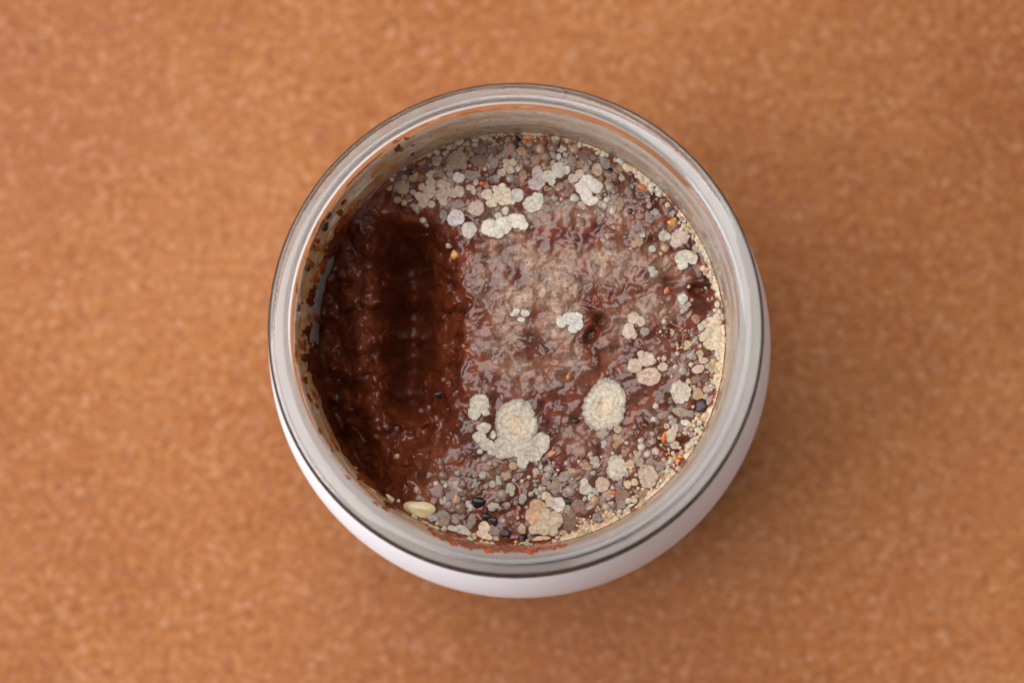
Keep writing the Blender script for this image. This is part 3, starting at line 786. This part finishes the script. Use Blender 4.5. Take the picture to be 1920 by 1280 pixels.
bead_meshes = [sphere_mesh('yeast_bead', M_bead, s, noise=0.03 + 0.02 * s) for s in range(5)]
def bead(px, py, r, col, flat=0.62, sink=0.3, ry=None, rot=0):
    p = on_paste(px, py)
    o = bpy.data.objects.new('yeast_bead', bead_meshes[rng.randrange(5)]); C.objects.link(o); o.parent = paste
    k = r * MMPX; k2 = (ry or r) * MMPX
    o.scale = (k, k2, min(k, k2) * flat)
    o.rotation_euler = (0, 0, math.radians(rot) + (rng.random() * 6.28 if ry is None else 0))
    o.location = (p[0] - PB[0], p[1] - PB[1], p[2] - PB[2] + min(k, k2) * flat * (0.5 - sink))
    o.color = (col[0], col[1] * .93, col[2] * .87, 1)
    taken.append((px, py, r))
    return o
n_bead = 0
for (x, y, r, c) in [(795, 412, 8, 'p'), (800, 420, 7, 't'), (842, 460, 7, 'p'), (758, 380, 7, 't'), (972, 317, 6, 'w'), (989, 304, 9, 'j'), (957, 335, 9, 'g'), (1013, 279, 10, 't'),
                     (1038, 277, 9, 'j'), (1031, 259, 8, 'j'), (1023, 294, 11, 'j'), (1079, 279, 10, 't'), (1144, 351, 9, 'g'), (1077, 372, 9, 'w'), (1230, 761, 6, 'w'),
                     (1242, 752, 5, 'j'), (1280, 695, 9, 'g'), (1214, 851, 7, 'w'), (1203, 838, 8, 'c'), (1202, 826, 7, 'c'), (1114, 938, 10, 't'), (1136, 950, 8, 'p'), (1150, 948, 7, 'j'),
                     (863, 953, 13, 'j'), (941, 927, 10, 'g'), (933, 938, 7, 'j'), (951, 947, 8, 'g'), (1030, 879, 10, 'g'), (1027, 891, 8, 'g'), (1069, 920, 11, 'g'), (900, 846, 6, 'w'),
                     (909, 860, 8, 'g'), (918, 869, 6, 'g'), (929, 871, 6, 'g'), (858, 886, 8, 'g'), (867, 907, 9, 'j'), (835, 910, 5, 'w'), (830, 892, 10, 'j'), (841, 946, 8, 'g'),
                     (1045, 1009, 7, 'c'), (989, 1014, 5, 'c'), (891, 271, 7, 'p'), (1250, 360, 6, 't'), (1218, 386, 6, 'g'), (1138, 375, 6, 'w'), (1133, 386, 7, 'w'), (1148, 396, 7, 'w'), (1126, 381, 5, 'w'),
                     (1344, 537, 8, 'c'), (1351, 523, 8, 'c'), (1348, 571, 9, 'c'), (1247, 465, 8, 't'), (914, 525, 6, 'j'), (1190, 800, 6, 'j'), (870, 935, 6, 'j'),
                     (745, 855, 6, 't'), (782, 918, 7, 't'), (725, 800, 9, 'b'), (743, 803, 8, 'b'), (790, 770, 7, 'b'), (805, 765, 8, 'b'), (820, 785, 8, 'b'), (832, 712, 6, 'b')]:
    col = {'p': PINK, 't': TAN, 'w': WHITE, 'g': GREY, 'j': JELLY, 'c': CREAM, 'b': BROWN}[c]
    bead(x, y, r, col * rng.uniform(.85, 1.05)); n_bead += 1

zones = [  # cx, cy, rx, ry, count, rmin, rmax, tints
 (950, 285, 190, 40, 34, 3.5, 6.5, [JELLY, GREY, TAN, JELLY]), (1110, 340, 110, 60, 30, 2.5, 5, [JELLY, GREY, TAN]), (1240, 410, 70, 60, 20, 2.5, 5, [JELLY, TAN, BROWN]),
 (1310, 700, 50, 120, 26, 2.5, 5.5, [GREY, CREAM, PINK]), (1240, 880, 90, 60, 14, 3.5, 6, [CREAM, YEL, PINK]), (1090, 930, 160, 60, 20, 3.5, 6, [PINK, GREY, CREAM]),
 (900, 940, 70, 70, 12, 3.5, 7, [JELLY, GREY]), (1040, 900, 40, 25, 14, 3, 5, [GREY, WHITE])]
rejected = 0
for (cx, cy, rx, ry, cnt, r0, r1, tints) in zones:
    k = 0; tries = 0
    while k < cnt and tries < 4000 and n_bead < 292:
        tries += 1
        x = cx + rng.gauss(0, 0.6) * rx; y = cy + rng.gauss(0, 0.6) * ry; r = rng.uniform(r0, r1)
        p = at(x, y, ZS)
        if math.hypot(p[0], p[1]) > RP - 0.0005: continue
        if depth_f(np.array([x]), np.array([y]))[0] > 1.2: continue
        if any((x - a) ** 2 + (y - b) ** 2 < (0.8 * (r + c)) ** 2 for a, b, c in taken): continue
        bead(x, y, r, tints[rng.randrange(len(tints))] * rng.uniform(.65, 1.1), rng.uniform(.45, .75), rng.uniform(.35, .62)); k += 1; n_bead += 1

# the fine crust of countless yeast grains against the glass and the finest grains on the film
def grain_mass(name, pts, lat=5, lon=8):
    """pts: (world point, radius, colour) joined into one mesh of little domes"""
    Vs, Cs, F = [], [], []
    base = 0
    for (p, r, col) in pts:
        ax = rng.random() * 6
        Vs.append((p[0], p[1], p[2] + r * 0.9)); Cs.append(col)
        for i in range(1, lat):
            ph = math.pi * 0.72 * i / (lat - 1)
            for k in range(lon):
                t = 2 * math.pi * k / lon + ax
                s = 1 + 0.12 * math.sin(3 * t + ax)
                Vs.append((p[0] + r * s * math.sin(ph) * math.cos(t), p[1] + r * s * math.sin(ph) * math.sin(t), p[2] + r * 0.9 * math.cos(ph))); Cs.append(col)
        for k in range(lon): F.append((base, base + 1 + k, base + 1 + (k + 1) % lon))
        for i in range(lat - 2):
            A = base + 1 + i * lon
            for k in range(lon): F.append((A + k, A + lon + k, A + lon + (k + 1) % lon, A + (k + 1) % lon))
        base = len(Vs)
    o = mesh_obj(name, np.array(Vs) - PB, F, M_colony, paste)
    set_col(o, 'tint', np.array(Cs)); set_attr(o, 'cover', np.full(len(Cs), 0.85)); o['kind'] = 'stuff'
    return o
def px_angle(deg, inset_px):
    a = math.radians(deg); r = RP - inset_px * MMPX
    x, y = r * math.cos(a), r * math.sin(a)
    qx, qy = project(np.array([[x, y, ZS]])); return float(qx[0]), float(qy[0]), x, y
pts = []
for deg in np.arange(-150, 210, 0.35):
    d = (deg + 180) % 360 - 180
    if 128 < d or d < -128: continue
    if -22 < d < 60: w, dens = 17, 2.6
    elif 60 <= d < 128: w, dens = 9, 1.5
    elif -75 < d <= -22: w, dens = 22, 2.2
    else: w, dens = 12, 1.2
    w *= 0.75 + 0.45 * math.sin(d * 0.31) * math.sin(d * 0.13 + 1)
    k = 0.36 * dens * (0.15 + 0.95 * (math.sin(d * 0.23 + 2) + math.sin(d * 0.41) > -0.5))
    for _ in range(int(k) + (rng.random() < k % 1)):
        ins = abs(rng.gauss(0, 0.55)) * w + 0.5
        qx, qy, x, y = px_angle(d + rng.uniform(-.3, .3), ins)
        if any((qx - a) ** 2 + (qy - b) ** 2 < (0.75 * c) ** 2 for a, b, c in taken): continue
        z = float(surf_arr([qx], [qy], False)[0]) + 0.0003 + 0.0007 * max(0, 1 - ins / w)
        c = YEL if rng.random() < .5 else CREAM
        if rng.random() < .10: c = np.array(lin(192, 160, 124)[:3])
        if rng.random() < .06: c = TAN
        pts.append(((x, y, z), rng.uniform(2.4, 7.0) * MMPX, c * rng.uniform(.92, 1.03)))
for (cx, cy, r, nn, c) in [(1206, 926, 17, 60, YEL), (1250, 892, 16, 50, WHITE), (1265, 864, 14, 40, np.array(lin(222, 160, 104)[:3])), (1275, 879, 12, 30, CREAM), (1144, 972, 14, 50, YEL), (1101, 987, 18, 60, YEL),
                           (1300, 808, 14, 40, YEL), (1340, 690, 12, 40, CREAM), (1336, 720, 13, 40, CREAM), (1325, 750, 10, 30, PINK), (1138, 385, 20, 50, GREY), (1070, 960, 12, 20, JELLY * 1.2), (1035, 905, 22, 50, GREY),
                           (960, 850, 40, 20, JELLY), (1100, 835, 60, 40, JELLY), (1180, 660, 80, 40, JELLY), (1000, 690, 70, 30, JELLY), (1000, 540, 100, 90, JELLY * 1.2), (1150, 520, 80, 50, JELLY * 1.2), (930, 640, 50, 40, JELLY),
                           (940, 480, 60, 40, JELLY * 1.2), (1180, 360, 60, 60, JELLY), (1270, 640, 60, 60, TAN), (870, 880, 50, 40, JELLY), (1210, 830, 40, 50, JELLY)]:
    for _ in range(nn):
        x = cx + rng.gauss(0, .55) * r; y = cy + rng.gauss(0, .55) * r
        p = at(x, y, ZS)
        if math.hypot(p[0], p[1]) > RP - 0.0003: continue
        if any((x - a) ** 2 + (y - b) ** 2 < (0.7 * cc) ** 2 for a, b, cc in taken): continue
        z = float(surf_arr([x], [y], True)[0])
        pts.append(((p[0], p[1], z), (rng.uniform(1.2, 2.4) if nn > 75 or r > 30 else rng.uniform(2.0, 5.0)) * MMPX, c * rng.uniform(.85, 1.05)))
grains = grain_mass('yeast_grains', pts)

# ------------------------------------------------------------------ seeds, chips and crumbs lying in the paste: things of their own
seed_meshes = [sphere_mesh('seed', M_seed, 40 + s, 9, 16, 0.13) for s in range(4)]
chip_meshes = [sphere_mesh('chip', M_chip, 60 + s, 9, 16, 0.15) for s in range(4)]
def piece(name, px, py, rx, ry, rot, col, label, cat, group, meshes, flat=0.65, lift=0.05, pos=None, quat=None):
    p = on_paste(px, py) if pos is None else pos
    o = bpy.data.objects.new(name, meshes[rng.randrange(len(meshes))]); C.objects.link(o)
    k, k2 = rx * MMPX, ry * MMPX
    o.scale = (k, k2, min(k, k2) * flat)
    o.rotation_euler = (rng.uniform(-.2, .2), rng.uniform(-.2, .2), -math.radians(rot)) if quat is None else quat
    o.location = (p[0], p[1], p[2] + min(k, k2) * flat * lift)
    o.color = (col[0] * (.8 if meshes is chip_meshes else 1), col[1] * (.8 if meshes is chip_meshes else 1), col[2] * (1.15 if meshes is chip_meshes else 1), 1)
    return tag(o, label, cat, group)
BLK = lin(27, 20, 17); BRS = lin(48, 20, 13); ORG = lin(214, 138, 48); RED = lin(92, 26, 14)
GB = 'dark seeds lying in the paste'; GO = 'orange chilli bits lying in the paste'
for (x, y, rx, ry, rot, lab) in [
    (966, 246, 13, 8, -5, 'wide black seed at the very top edge of the paste'),
    (970, 267, 7, 11, 10, 'slate black seed just below the wide seed at the top edge'),
    (1052, 256, 11, 6, 20, 'flat black seed at the top edge, right of the orange beads'),
    (933, 251, 9, 5, 15, 'small black seed at the top edge, left of the wide black seed'),
    (1146, 322, 8, 7, 0, 'black seed between the grey yeast oval and the upper right edge'),
    (1126, 286, 6, 5, 30, 'tiny dark brown seed above the grey yeast oval'),
    (1097, 274, 9, 4, 15, 'slim black seed close under the top right crust'),
    (1182, 397, 5, 7, 0, 'small black seed right of the white grains at upper right'),
    (1262, 388, 9, 10, 20, 'dark seed above the orange cube at the right edge'),
    (1285, 413, 7, 8, 0, 'bluish black seed beside the orange cube'),
    (1307, 453, 11, 10, 10, 'round black seed beside the pinkish star-edged yeast colony'),
    (1339, 517, 5, 9, 0, 'narrow dark seed against the right crust above the pool'),
    (1315, 761, 14, 11, -20, 'largest shiny black seed at the lower right'),
    (1305, 666, 5, 4, 0, 'tiny black seed above the two stacked pink yeast beans'),
    (1172, 946, 9, 6, 20, 'blue black seed among cream beads at the lower right'),
    (1216, 917, 8, 5, 0, 'black seed just below the squarish yeast colony'),
    (1230, 917, 5, 5, 0, 'small round black seed nearest the lower right glass'),
    (1200, 942, 4, 6, -30, 'tiny black seed at the lower right edge'),
    (1119, 978, 6, 8, 40, 'black seed tucked into the bottom right crust'),
    (899, 941, 13, 11, 0, 'round glossy black seed low in the paste'),
    (913, 968, 11, 8, 0, 'wet dark seed under the round glossy black seed'),
    (928, 977, 6, 10, -20, 'upright dark seed touching the cream lobes at the bottom'),
    (948, 1000, 12, 7, 15, 'wide blue black seed at the bottom edge'),
    (981, 1008, 10, 6, -10, 'blue black seed at the bottom edge under the large tan colony'),
    (872, 953, 8, 6, 0, 'dark seed among the grey beads above the white lobe'),
    (1080, 790, 7, 7, 0, 'small dark seed left of the large oval colony'),
    (1026, 657, 5, 4, 20, 'tiny slate seed on the smooth brown middle'),
    (1068, 940, 13, 6, 5, 'dark seed beneath the grey bead at the bottom'),
    (785, 322, 0, 0, 0, None)]:
    if lab: piece('black_seed', x, y, rx, ry, rot, BLK if rng.random() < .75 else BRS, lab, 'seed', GB, seed_meshes)
piece('black_seed', 762, 325, 14, 8, -20, BLK, 'long black seed at the upper left edge beside a yellow sliver', 'seed', GB, seed_meshes)
piece('black_seed', 818, 277, 7, 6, 0, BRS, 'dark brown seed at the upper left edge above tan lumps', 'seed', GB, seed_meshes)
piece('black_seed', 824, 738, 11, 6, -15, BLK, 'black seed at the lower end of the scooped hollow', 'seed', GB, seed_meshes)
for (x, y, rx, ry, rot, c, lab) in [
    (779, 331, 5, 11, 15, ORG, 'yellow sliver standing beside the long black seed'),
    (904, 344, 6, 5, 0, lin(206, 96, 30), 'bright orange bit between two beige yeast colonies'),
    (1020, 309, 6, 5, -30, ORG, 'orange bit touching the cream colony with two dimples'),
    (993, 247, 14, 9, 0, lin(206, 134, 62), 'orange lump at the top edge right of the wide black seed'),
    (985, 263, 9, 9, 0, lin(176, 108, 56), 'tan orange lump below the orange lump at the top'),
    (1020, 264, 7, 11, 10, lin(180, 100, 52), 'upright brown orange seed near the top edge'),
    (854, 475, 9, 11, 10, lin(222, 156, 70), 'plump glossy orange seed on the rim of the hollow'),
    (1208, 352, 14, 7, 30, lin(196, 112, 48), 'long orange chip near the upper right edge'),
    (1260, 418, 9, 9, 0, lin(228, 150, 44), 'orange cube near the right edge'),
    (1250, 545, 5, 8, 25, lin(206, 112, 44), 'small orange bit left of the dark pool'),
    (1066, 706, 4, 7, 10, ORG, 'single pale orange seed in a pit in the brown middle'),
    (1247, 820, 8, 13, 10, lin(206, 112, 36), 'orange flank piece beside the pink three-lobed colony'),
    (854, 937, 6, 9, 15, lin(206, 140, 70), 'teardrop orange seed near the grey beads'),
    (870, 648, 4, 5, 0, lin(180, 100, 40), 'tiny orange grain on the ridge beside the hollow'),
    (1034, 850, 12, 5, -30, lin(206, 128, 70), 'orange streak at the tail of the largest colony'),
    (1315, 787, 9, 10, 0, lin(206, 112, 50), 'orange lump below the largest black seed'),
    (1271, 652, 4, 4, 0, ORG, 'tiny orange grain above the ringed colony'),
    (1148, 924, 7, 6, 0, lin(200, 116, 44), 'orange spot under the small pinkish ringed colony')]:
    piece('orange_bit', x, y, rx, ry, rot, c, lab, 'chilli bit', GO, chip_meshes)
piece('red_bead', 1190, 317, 11, 12, 0, RED, 'large dark red bead at the upper right edge', 'bead', None, seed_meshes)
piece('red_bead', 1187, 338, 7, 6, 0, RED, 'small dark red bead under the large red bead', 'bead', None, seed_meshes)
piece('red_bead', 1172, 308, 7, 6, 0, RED, 'small dark red bead left of the large red bead', 'bead', None, seed_meshes)
piece('red_bead', 1096, 1006, 8, 6.5, -15, lin(112, 26, 12), 'glossy red bead at the bottom edge against the glass', 'bead', None, seed_meshes)
# the yellowish nut half at the lower left
M_nut = tinted('stained_nut', 0.4, 0.3, 0.2, 0.75, 260)
nut_m = [sphere_mesh('nut', M_nut, 78, 18, 30, 0.10)]
piece('nut_piece', 786, 954, 25, 17, 8, lin(232, 212, 164), 'yellowish half nut at the lower end of the hollow', 'nut', None, nut_m, 0.7, -0.1)
piece('nut_piece', 735, 938, 13, 6, 40, lin(230, 200, 150), 'small pale nut chip against the glass left of the half nut', 'nut', None, nut_m, 0.8, 0.35)

# ------------------------------------------------------------------ residue on the inside of the neck
def wall_point(px, py, eps=0.0001):
    d = ray(px, py)
    k0 = (H - cam_pos[2]) / d[2]; k1 = (H - 0.060 - cam_pos[2]) / d[2]
    prevk = k0
    for k in np.linspace(k0, k1, 240):
        p = cam_pos + d * k
        if math.hypot(p[0], p[1]) >= rin(p[2]) - eps:
            return p
    return p
def wall_blob(name, pts_w, thick, col, mat, parent, seed, label=None):
    """pts_w: outline of photograph points round (cx, cy) given as (cx, cy, list of (x, y))"""
    cx, cy, ol = pts_w
    V = []; nring = 4; n = len(ol)
    def inward(p, t):
        r = math.hypot(p[0], p[1]); return np.array([p[0] * (1 - t / r), p[1] * (1 - t / r), p[2]])
    rr = random.Random(seed)
    V.append(inward(wall_point(cx, cy), thick))
    for i in range(1, nring + 1):
        f = i / nring
        for (x, y) in ol:
            t = thick * math.sqrt(max(0, 1 - f * f)) * rr.uniform(.6, 1.2) + 0.00004
            V.append(inward(wall_point(cx + (x - cx) * f, cy + (y - cy) * f), t))
    F = [(0, 1 + k, 1 + (k + 1) % n) for k in range(n)]
    for i in range(nring - 1):
        A = 1 + i * n
        for k in range(n): F.append((A + k, A + n + k, A + n + (k + 1) % n, A + (k + 1) % n))
    o = mesh_obj(name, V, F, mat, parent); o.color = (col[0], col[1], col[2], 1)
    if label: o['label'] = label
    return o
def blob_outline(cx, cy, rx, ry, rot, seed, rag=0.3, n=26):
    r = random.Random(seed); a, b, c_ = r.random() * 6, r.random() * 6, r.random() * 6; res = []
    cs, sn = math.cos(math.radians(rot)), math.sin(math.radians(rot))
    for k in range(n):
        t = 2 * math.pi * k / n
        s = 1 + rag * (0.5 * math.sin(2 * t + a) + 0.4 * math.sin(3 * t + b) + 0.35 * math.sin(5 * t + c_) + 0.3 * r.uniform(-1, 1))
        x, y = rx * s * math.cos(t), ry * s * math.sin(t)
        res.append((cx + x * cs - y * sn, cy + x * sn + y * cs))
    return (cx, cy, res)
DKB = lin(92, 38, 14); OBR = lin(168, 84, 30); MID = lin(126, 56, 20)
for (x, y, rx, ry, rot, c, th) in [
    (630, 455, 9, 36, 32, OBR, .25), (622, 470, 7, 24, 34, DKB, .5), (606, 498, 6, 16, 15, OBR, .3), (583, 555, 5, 16, 8, DKB, .5), (581, 565, 7, 7, 0, DKB, .5),
    (576, 620, 6, 9, 20, DKB, .4), (590, 680, 12, 34, -14, DKB, .6), (573, 670, 8, 8, 30, DKB, .4), (603, 730, 11, 34, -20, MID, .5), (624, 790, 10, 34, -28, DKB, .6),
    (655, 850, 10, 32, -38, MID, .5), (693, 897, 12, 30, -52, OBR, .4), (600, 600, 13, 8, 10, OBR, .5), (640, 420, 7, 22, 35, OBR, .3),
    (556, 540, 2, 12, 4, OBR, .06), (555, 660, 2.5, 18, -4, OBR, .06), (566, 712, 2.5, 10, -10, OBR, .06), (580, 745, 3, 9, -20, OBR, .08), (652, 895, 6, 3, 45, OBR, .08),
    (704, 944, 6, 3, 40, OBR, .08), (722, 953, 9, 3, 30, OBR, .08), (762, 260, 5, 3, 0, OBR, .12), (742, 266, 9, 2.5, -22, OBR, .08), (592, 425, 2, 14, 22, OBR, .06)]:
    wall_blob('sauce_smear', blob_outline(x, y, rx, ry, rot, int(x * 3 + y)), th * MM, c, M_smear, jar, int(x + y))
# long orange smear at the bottom
ol = [(806, 992), (830, 998), (860, 1008), (890, 1018), (920, 1020), (960, 1021), (1000, 1019), (1040, 1020), (1062, 1019), (1045, 1026), (1010, 1031), (970, 1034), (930, 1034), (890, 1029), (850, 1018), (822, 1006)]
def strip(name, line, w, th, col, parent, label=None):
    """a dried run along the wall: centre line in photograph points, half width in pixels"""
    V, F = [], []
    L = []
    for i in range(len(line) - 1):
        (x0, y0), (x1, y1) = line[i], line[i + 1]
        nseg = max(2, int(math.hypot(x1 - x0, y1 - y0) / 4))
        for k in range(nseg): L.append((x0 + (x1 - x0) * k / nseg, y0 + (y1 - y0) * k / nseg))
    L.append(line[-1])
    n = len(L); cols = 5
    for i, (x, y) in enumerate(L):
        dx, dy = (L[min(i + 1, n - 1)][0] - L[max(i - 1, 0)][0], L[min(i + 1, n - 1)][1] - L[max(i - 1, 0)][1])
        l = math.hypot(dx, dy); nx, ny = -dy / l, dx / l
        t = i / (n - 1); ww = w * min(1, 6 * t, 6 * (1 - t)) * (0.75 + 0.5 * float(vnoise(np.array([x / 9]), np.array([y / 9]), 3)[0]) + 0.3 * rng.uniform(-1, 1)) + 0.15
        wob = 1.2 * w * float(vnoise(np.array([x / 14]), np.array([y / 14]), 8)[0]) * 0.6
        for c in range(cols):
            f = c / (cols - 1) * 2 - 1
            p = wall_point(x + nx * (ww * f + wob), y + ny * (ww * f + wob)); r = math.hypot(p[0], p[1])
            tt = th * MM * math.sqrt(max(0, 1 - f * f)) * rng.uniform(.7, 1.2) + 0.00003
            V.append((p[0] * (1 - tt / r), p[1] * (1 - tt / r), p[2]))
    for i in range(n - 1):
        for c in range(cols - 1):
            a = i * cols + c
            F.append((a, a + 1, a + cols + 1, a + cols))
    o = mesh_obj(name, V, F, M_smear, parent); o.color = (col[0], col[1], col[2], 1)
    if label: o['label'] = label
    return o
strip('sauce_smear', [(800, 994), (850, 1012), (900, 1025), (960, 1030), (1010, 1028), (1066, 1020)], 9, .4, lin(176, 80, 34), jar, 'long orange brown smear on the glass below the paste')
strip('sauce_smear', [(1000, 200), (960, 200), (920, 204), (880, 210), (845, 219)], 1.8, .12, lin(190, 112, 60), jar)
strip('sauce_smear', [(830, 218), (795, 233), (768, 248), (748, 261)], 1.8, .12, lin(196, 120, 66), jar)
strip('sauce_smear', [(722, 281), (704, 298), (685, 313), (660, 338), (644, 358)], 2.0, .12, lin(190, 112, 58), jar)
strip('sauce_smear', [(616, 396), (600, 424), (586, 455), (576, 480)], 1.8, .1, lin(190, 112, 58), jar)

strip('sauce_smear', [(588, 640), (600, 705), (617, 768), (643, 828), (680, 880), (716, 920), (745, 944)], 9, .5, lin(104, 44, 16), jar, 'dark brown smear down the lower left glass beside the hollow')
strip('sauce_smear', [(648, 418), (628, 452), (614, 482)], 9, .4, lin(120, 52, 18), jar)
def cling(a0, a1, up0, up1, th, col, seed, label):
    V, F = [], []; na_, nz2 = 220, 7
    for k in range(na_ + 1):
        t = k / na_; d = a0 + (a1 - a0) * t; a = math.radians(d)
        ex, ey = RP * math.cos(a), RP * math.sin(a)
        qx, qy = project(np.array([[ex, ey, ZS]])); ze = float(surf_arr(qx, qy)[0])
        f = float(fbm(np.array([t * 17.0]), np.array([seed * 1.7]), 4, seed)[0]) * 1.1 + 0.4
        u = up0 + (up1 - up0) * min(1, max(0, f)); u *= min(1, 8 * t, 8 * (1 - t))
        for i in range(nz2 + 1):
            g = i / nz2; z = ze - 0.0012 + (u * MM + 0.0012) * g
            r = float(rin(z)) - (0.00008 + th * MM * (1 - g) ** 0.7 * rng.uniform(.5, 1.2))
            V.append((r * math.cos(a), r * math.sin(a), z))
    for k in range(na_):
        for i in range(nz2):
            q = k * (nz2 + 1) + i
            F.append((q, q + 1, q + nz2 + 2, q + nz2 + 1))
    o = mesh_obj('sauce_smear', V, F, M_smear, jar); o.color = (col[0], col[1], col[2], 1); o['label'] = label
cling(126, 262, 0.2, 5.0, .08, lin(150, 74, 28), 4, 'orange brown film clinging to the left glass above the paste')
cling(130, 250, 0.0, 3.0, .3, lin(96, 40, 15), 11, 'dark brown paste clinging to the left glass above the hollow')
cling(-30, 65, 0.3, 1.6, .12, lin(170, 84, 34), 23, 'thin orange line painted on the right glass for the refraction of the paste')  # coloured strip stands in for paste refracted by the glass
# flecks of dried sauce scattered over the left of the neck
fr_ = random.Random(5)
for _ in range(64):
    d = fr_.gauss(182, 34); a0 = math.radians(d)
    z0 = H - fr_.uniform(0.005, 0.021); w_ = fr_.uniform(.25, 1.0) * MM; h_ = fr_.uniform(.8, 3.6) * MM * (0.6 + 0.6 * fr_.random())
    if fr_.random() < .2: w_ *= 1.8
    ph = [fr_.random() * 6 for _ in range(3)]; nk = 16; V, F = [], []
    def wp(dx, dz, t):
        z = min(z0 + dz, H - 0.0025); r = float(rin(z)) - t; a = a0 + dx / r
        return (r * math.cos(a), r * math.sin(a), z)
    V.append(wp(0, 0, 0.00035))
    for ring, (f, t) in enumerate(((.6, .00028), (1.0, .00003))):
        for k in range(nk):
            q = 2 * math.pi * k / nk
            g = f * (1 + .3 * math.sin(2 * q + ph[0]) + .25 * math.sin(3 * q + ph[1]) + .2 * math.sin(5 * q + ph[2]))
            V.append(wp(w_ * g * math.cos(q), h_ * g * math.sin(q), t))
    F = [(0, 1 + k, 1 + (k + 1) % nk) for k in range(nk)] + [(1 + k, 1 + nk + k, 1 + nk + (k + 1) % nk, 1 + (k + 1) % nk) for k in range(nk)]
    o = mesh_obj('sauce_fleck', V, F, M_smear, jar)
    c_ = fr_.choice([lin(186, 104, 40), lin(196, 124, 58), lin(150, 70, 26), lin(96, 42, 18), lin(204, 140, 72)]); o.color = c_

# thin dried film
nz_, na = 30, 300
V, F, AM = [], [], []
for i in range(nz_ + 1):
    z = H - 0.0030 + (ZS - 0.0005 - (H - 0.0030)) * i / nz_
    for k in range(na):
        a = 2 * math.pi * k / na; r = float(rin(z)) - 0.00006
        V.append((r * math.cos(a), r * math.sin(a), z))
        d = math.degrees(a) % 360
        left = math.exp(-(((d - 170 + 180) % 360 - 180) / 62) ** 2)
        low = math.exp(-(((d - 262 + 180) % 360 - 180) / 40) ** 2)
        t = i / nz_
        AM.append((0.34 + 1.5 * left * (1 - sstep(0.72, 0.9, np.array(t)) * 0.7) + 0.35 * low) * float(sstep(0.0, 0.06, np.array(t))))
for i in range(nz_):
    for k in range(na):
        k2 = (k + 1) % na
        F.append((i * na + k, i * na + k2, (i + 1) * na + k2, (i + 1) * na + k))
fl = mesh_obj('dried_film', V, F, M_film, jar); set_attr(fl, 'amount', AM)
tag(fl, 'thin beige and orange dried film on the inside of the neck')

# tiny specks and droplets stuck to the neck
Vs, Fs, base = [], [], 0
for _ in range(420):
    d = rng.gauss(165, 55) if rng.random() < .8 else rng.uniform(0, 360)
    z = H - 0.004 - 0.016 * rng.random() ** 0.8
    a = math.radians(d); r = float(rin(z)) - 0.00005; s = rng.uniform(.08, .28) * MM
    cx, cy = r * math.cos(a), r * math.sin(a)
    tx, ty = -math.sin(a), math.cos(a)
    lon = 6
    Vs.append((cx - math.cos(a) * s * .7, cy - math.sin(a) * s * .7, z))
    for k in range(lon):
        t = 2 * math.pi * k / lon
        Vs.append((cx + tx * s * math.cos(t), cy + ty * s * math.cos(t), z + s * 2.2 * math.sin(t)))
    Fs += [(base, base + 1 + (k + 1) % lon, base + 1 + k) for k in range(lon)]; base = len(Vs)
sp = mesh_obj('sauce_specks', Vs, Fs, M_smear, jar); sp.color = lin(206, 140, 66); sp['kind'] = 'stuff'

# crumbs stuck to the glass
def crumb(name, px, py, rx, ry, rot, col, label, cat, meshes):
    p = wall_point(px, py, 0.0006)
    o = bpy.data.objects.new(name, meshes[rng.randrange(len(meshes))]); C.objects.link(o)
    a = math.atan2(p[1], p[0])
    o.rotation_euler = (0, 0, a)
    tang = max(rx, ry) * MMPX * 0.75
    o.scale = (min(rx, ry) * MMPX * 0.55, min(rx, ry) * MMPX, max(rx, ry) * MMPX * 1.5)
    if rot: o.rotation_euler = (math.radians(rot), 0, a)
    r = math.hypot(p[0], p[1]); f = (r - o.scale[0] * 0.5) / r
    o.location = (p[0] * f, p[1] * f, p[2]); o.color = (col[0], col[1], col[2], 1)
    return tag(o, label, cat, 'crumbs stuck to the glass')
crumb('pepper_crumb', 607, 424, 9, 12, 0, BLK, 'larger black crumb of a touching pair on the left glass', 'crumb', seed_meshes)
crumb('pepper_crumb', 615, 403, 7, 8, 0, lin(60, 30, 22), 'dark brown crumb touching the black crumb on the left glass', 'crumb', seed_meshes)
crumb('pepper_crumb', 575, 502, 7, 9, 0, lin(34, 26, 24), 'black teardrop crumb alone on the left glass', 'crumb', seed_meshes)
crumb('pepper_crumb', 557, 577, 6, 10, 0, lin(78, 78, 78), 'grey wedge crumb on the left glass', 'crumb', seed_meshes)
crumb('pepper_crumb', 588, 463, 4, 4, 0, BLK, 'small black crumb beside the orange bead on the glass', 'crumb', seed_meshes)
crumb('orange_bead', 579, 463, 6, 5, 0, lin(226, 140, 44), 'orange bead stuck to the left glass', 'bead', chip_meshes)
crumb('pepper_crumb', 598, 808, 5, 6, 0, lin(50, 46, 46), 'grey black crumb low on the left glass', 'crumb', seed_meshes)
crumb('pepper_crumb', 622, 846, 3.5, 4, 0, BLK, 'tiny black crumb low on the left glass', 'crumb', seed_meshes)
crumb('pepper_crumb', 774, 272, 3.5, 3, 0, BLK, 'tiny black crumb on the glass at the upper left', 'crumb', seed_meshes)
crumb('pepper_crumb', 773, 289, 5, 4, 0, lin(64, 30, 20), 'brown crumb on the glass just above the upper left paste edge', 'crumb', seed_meshes)
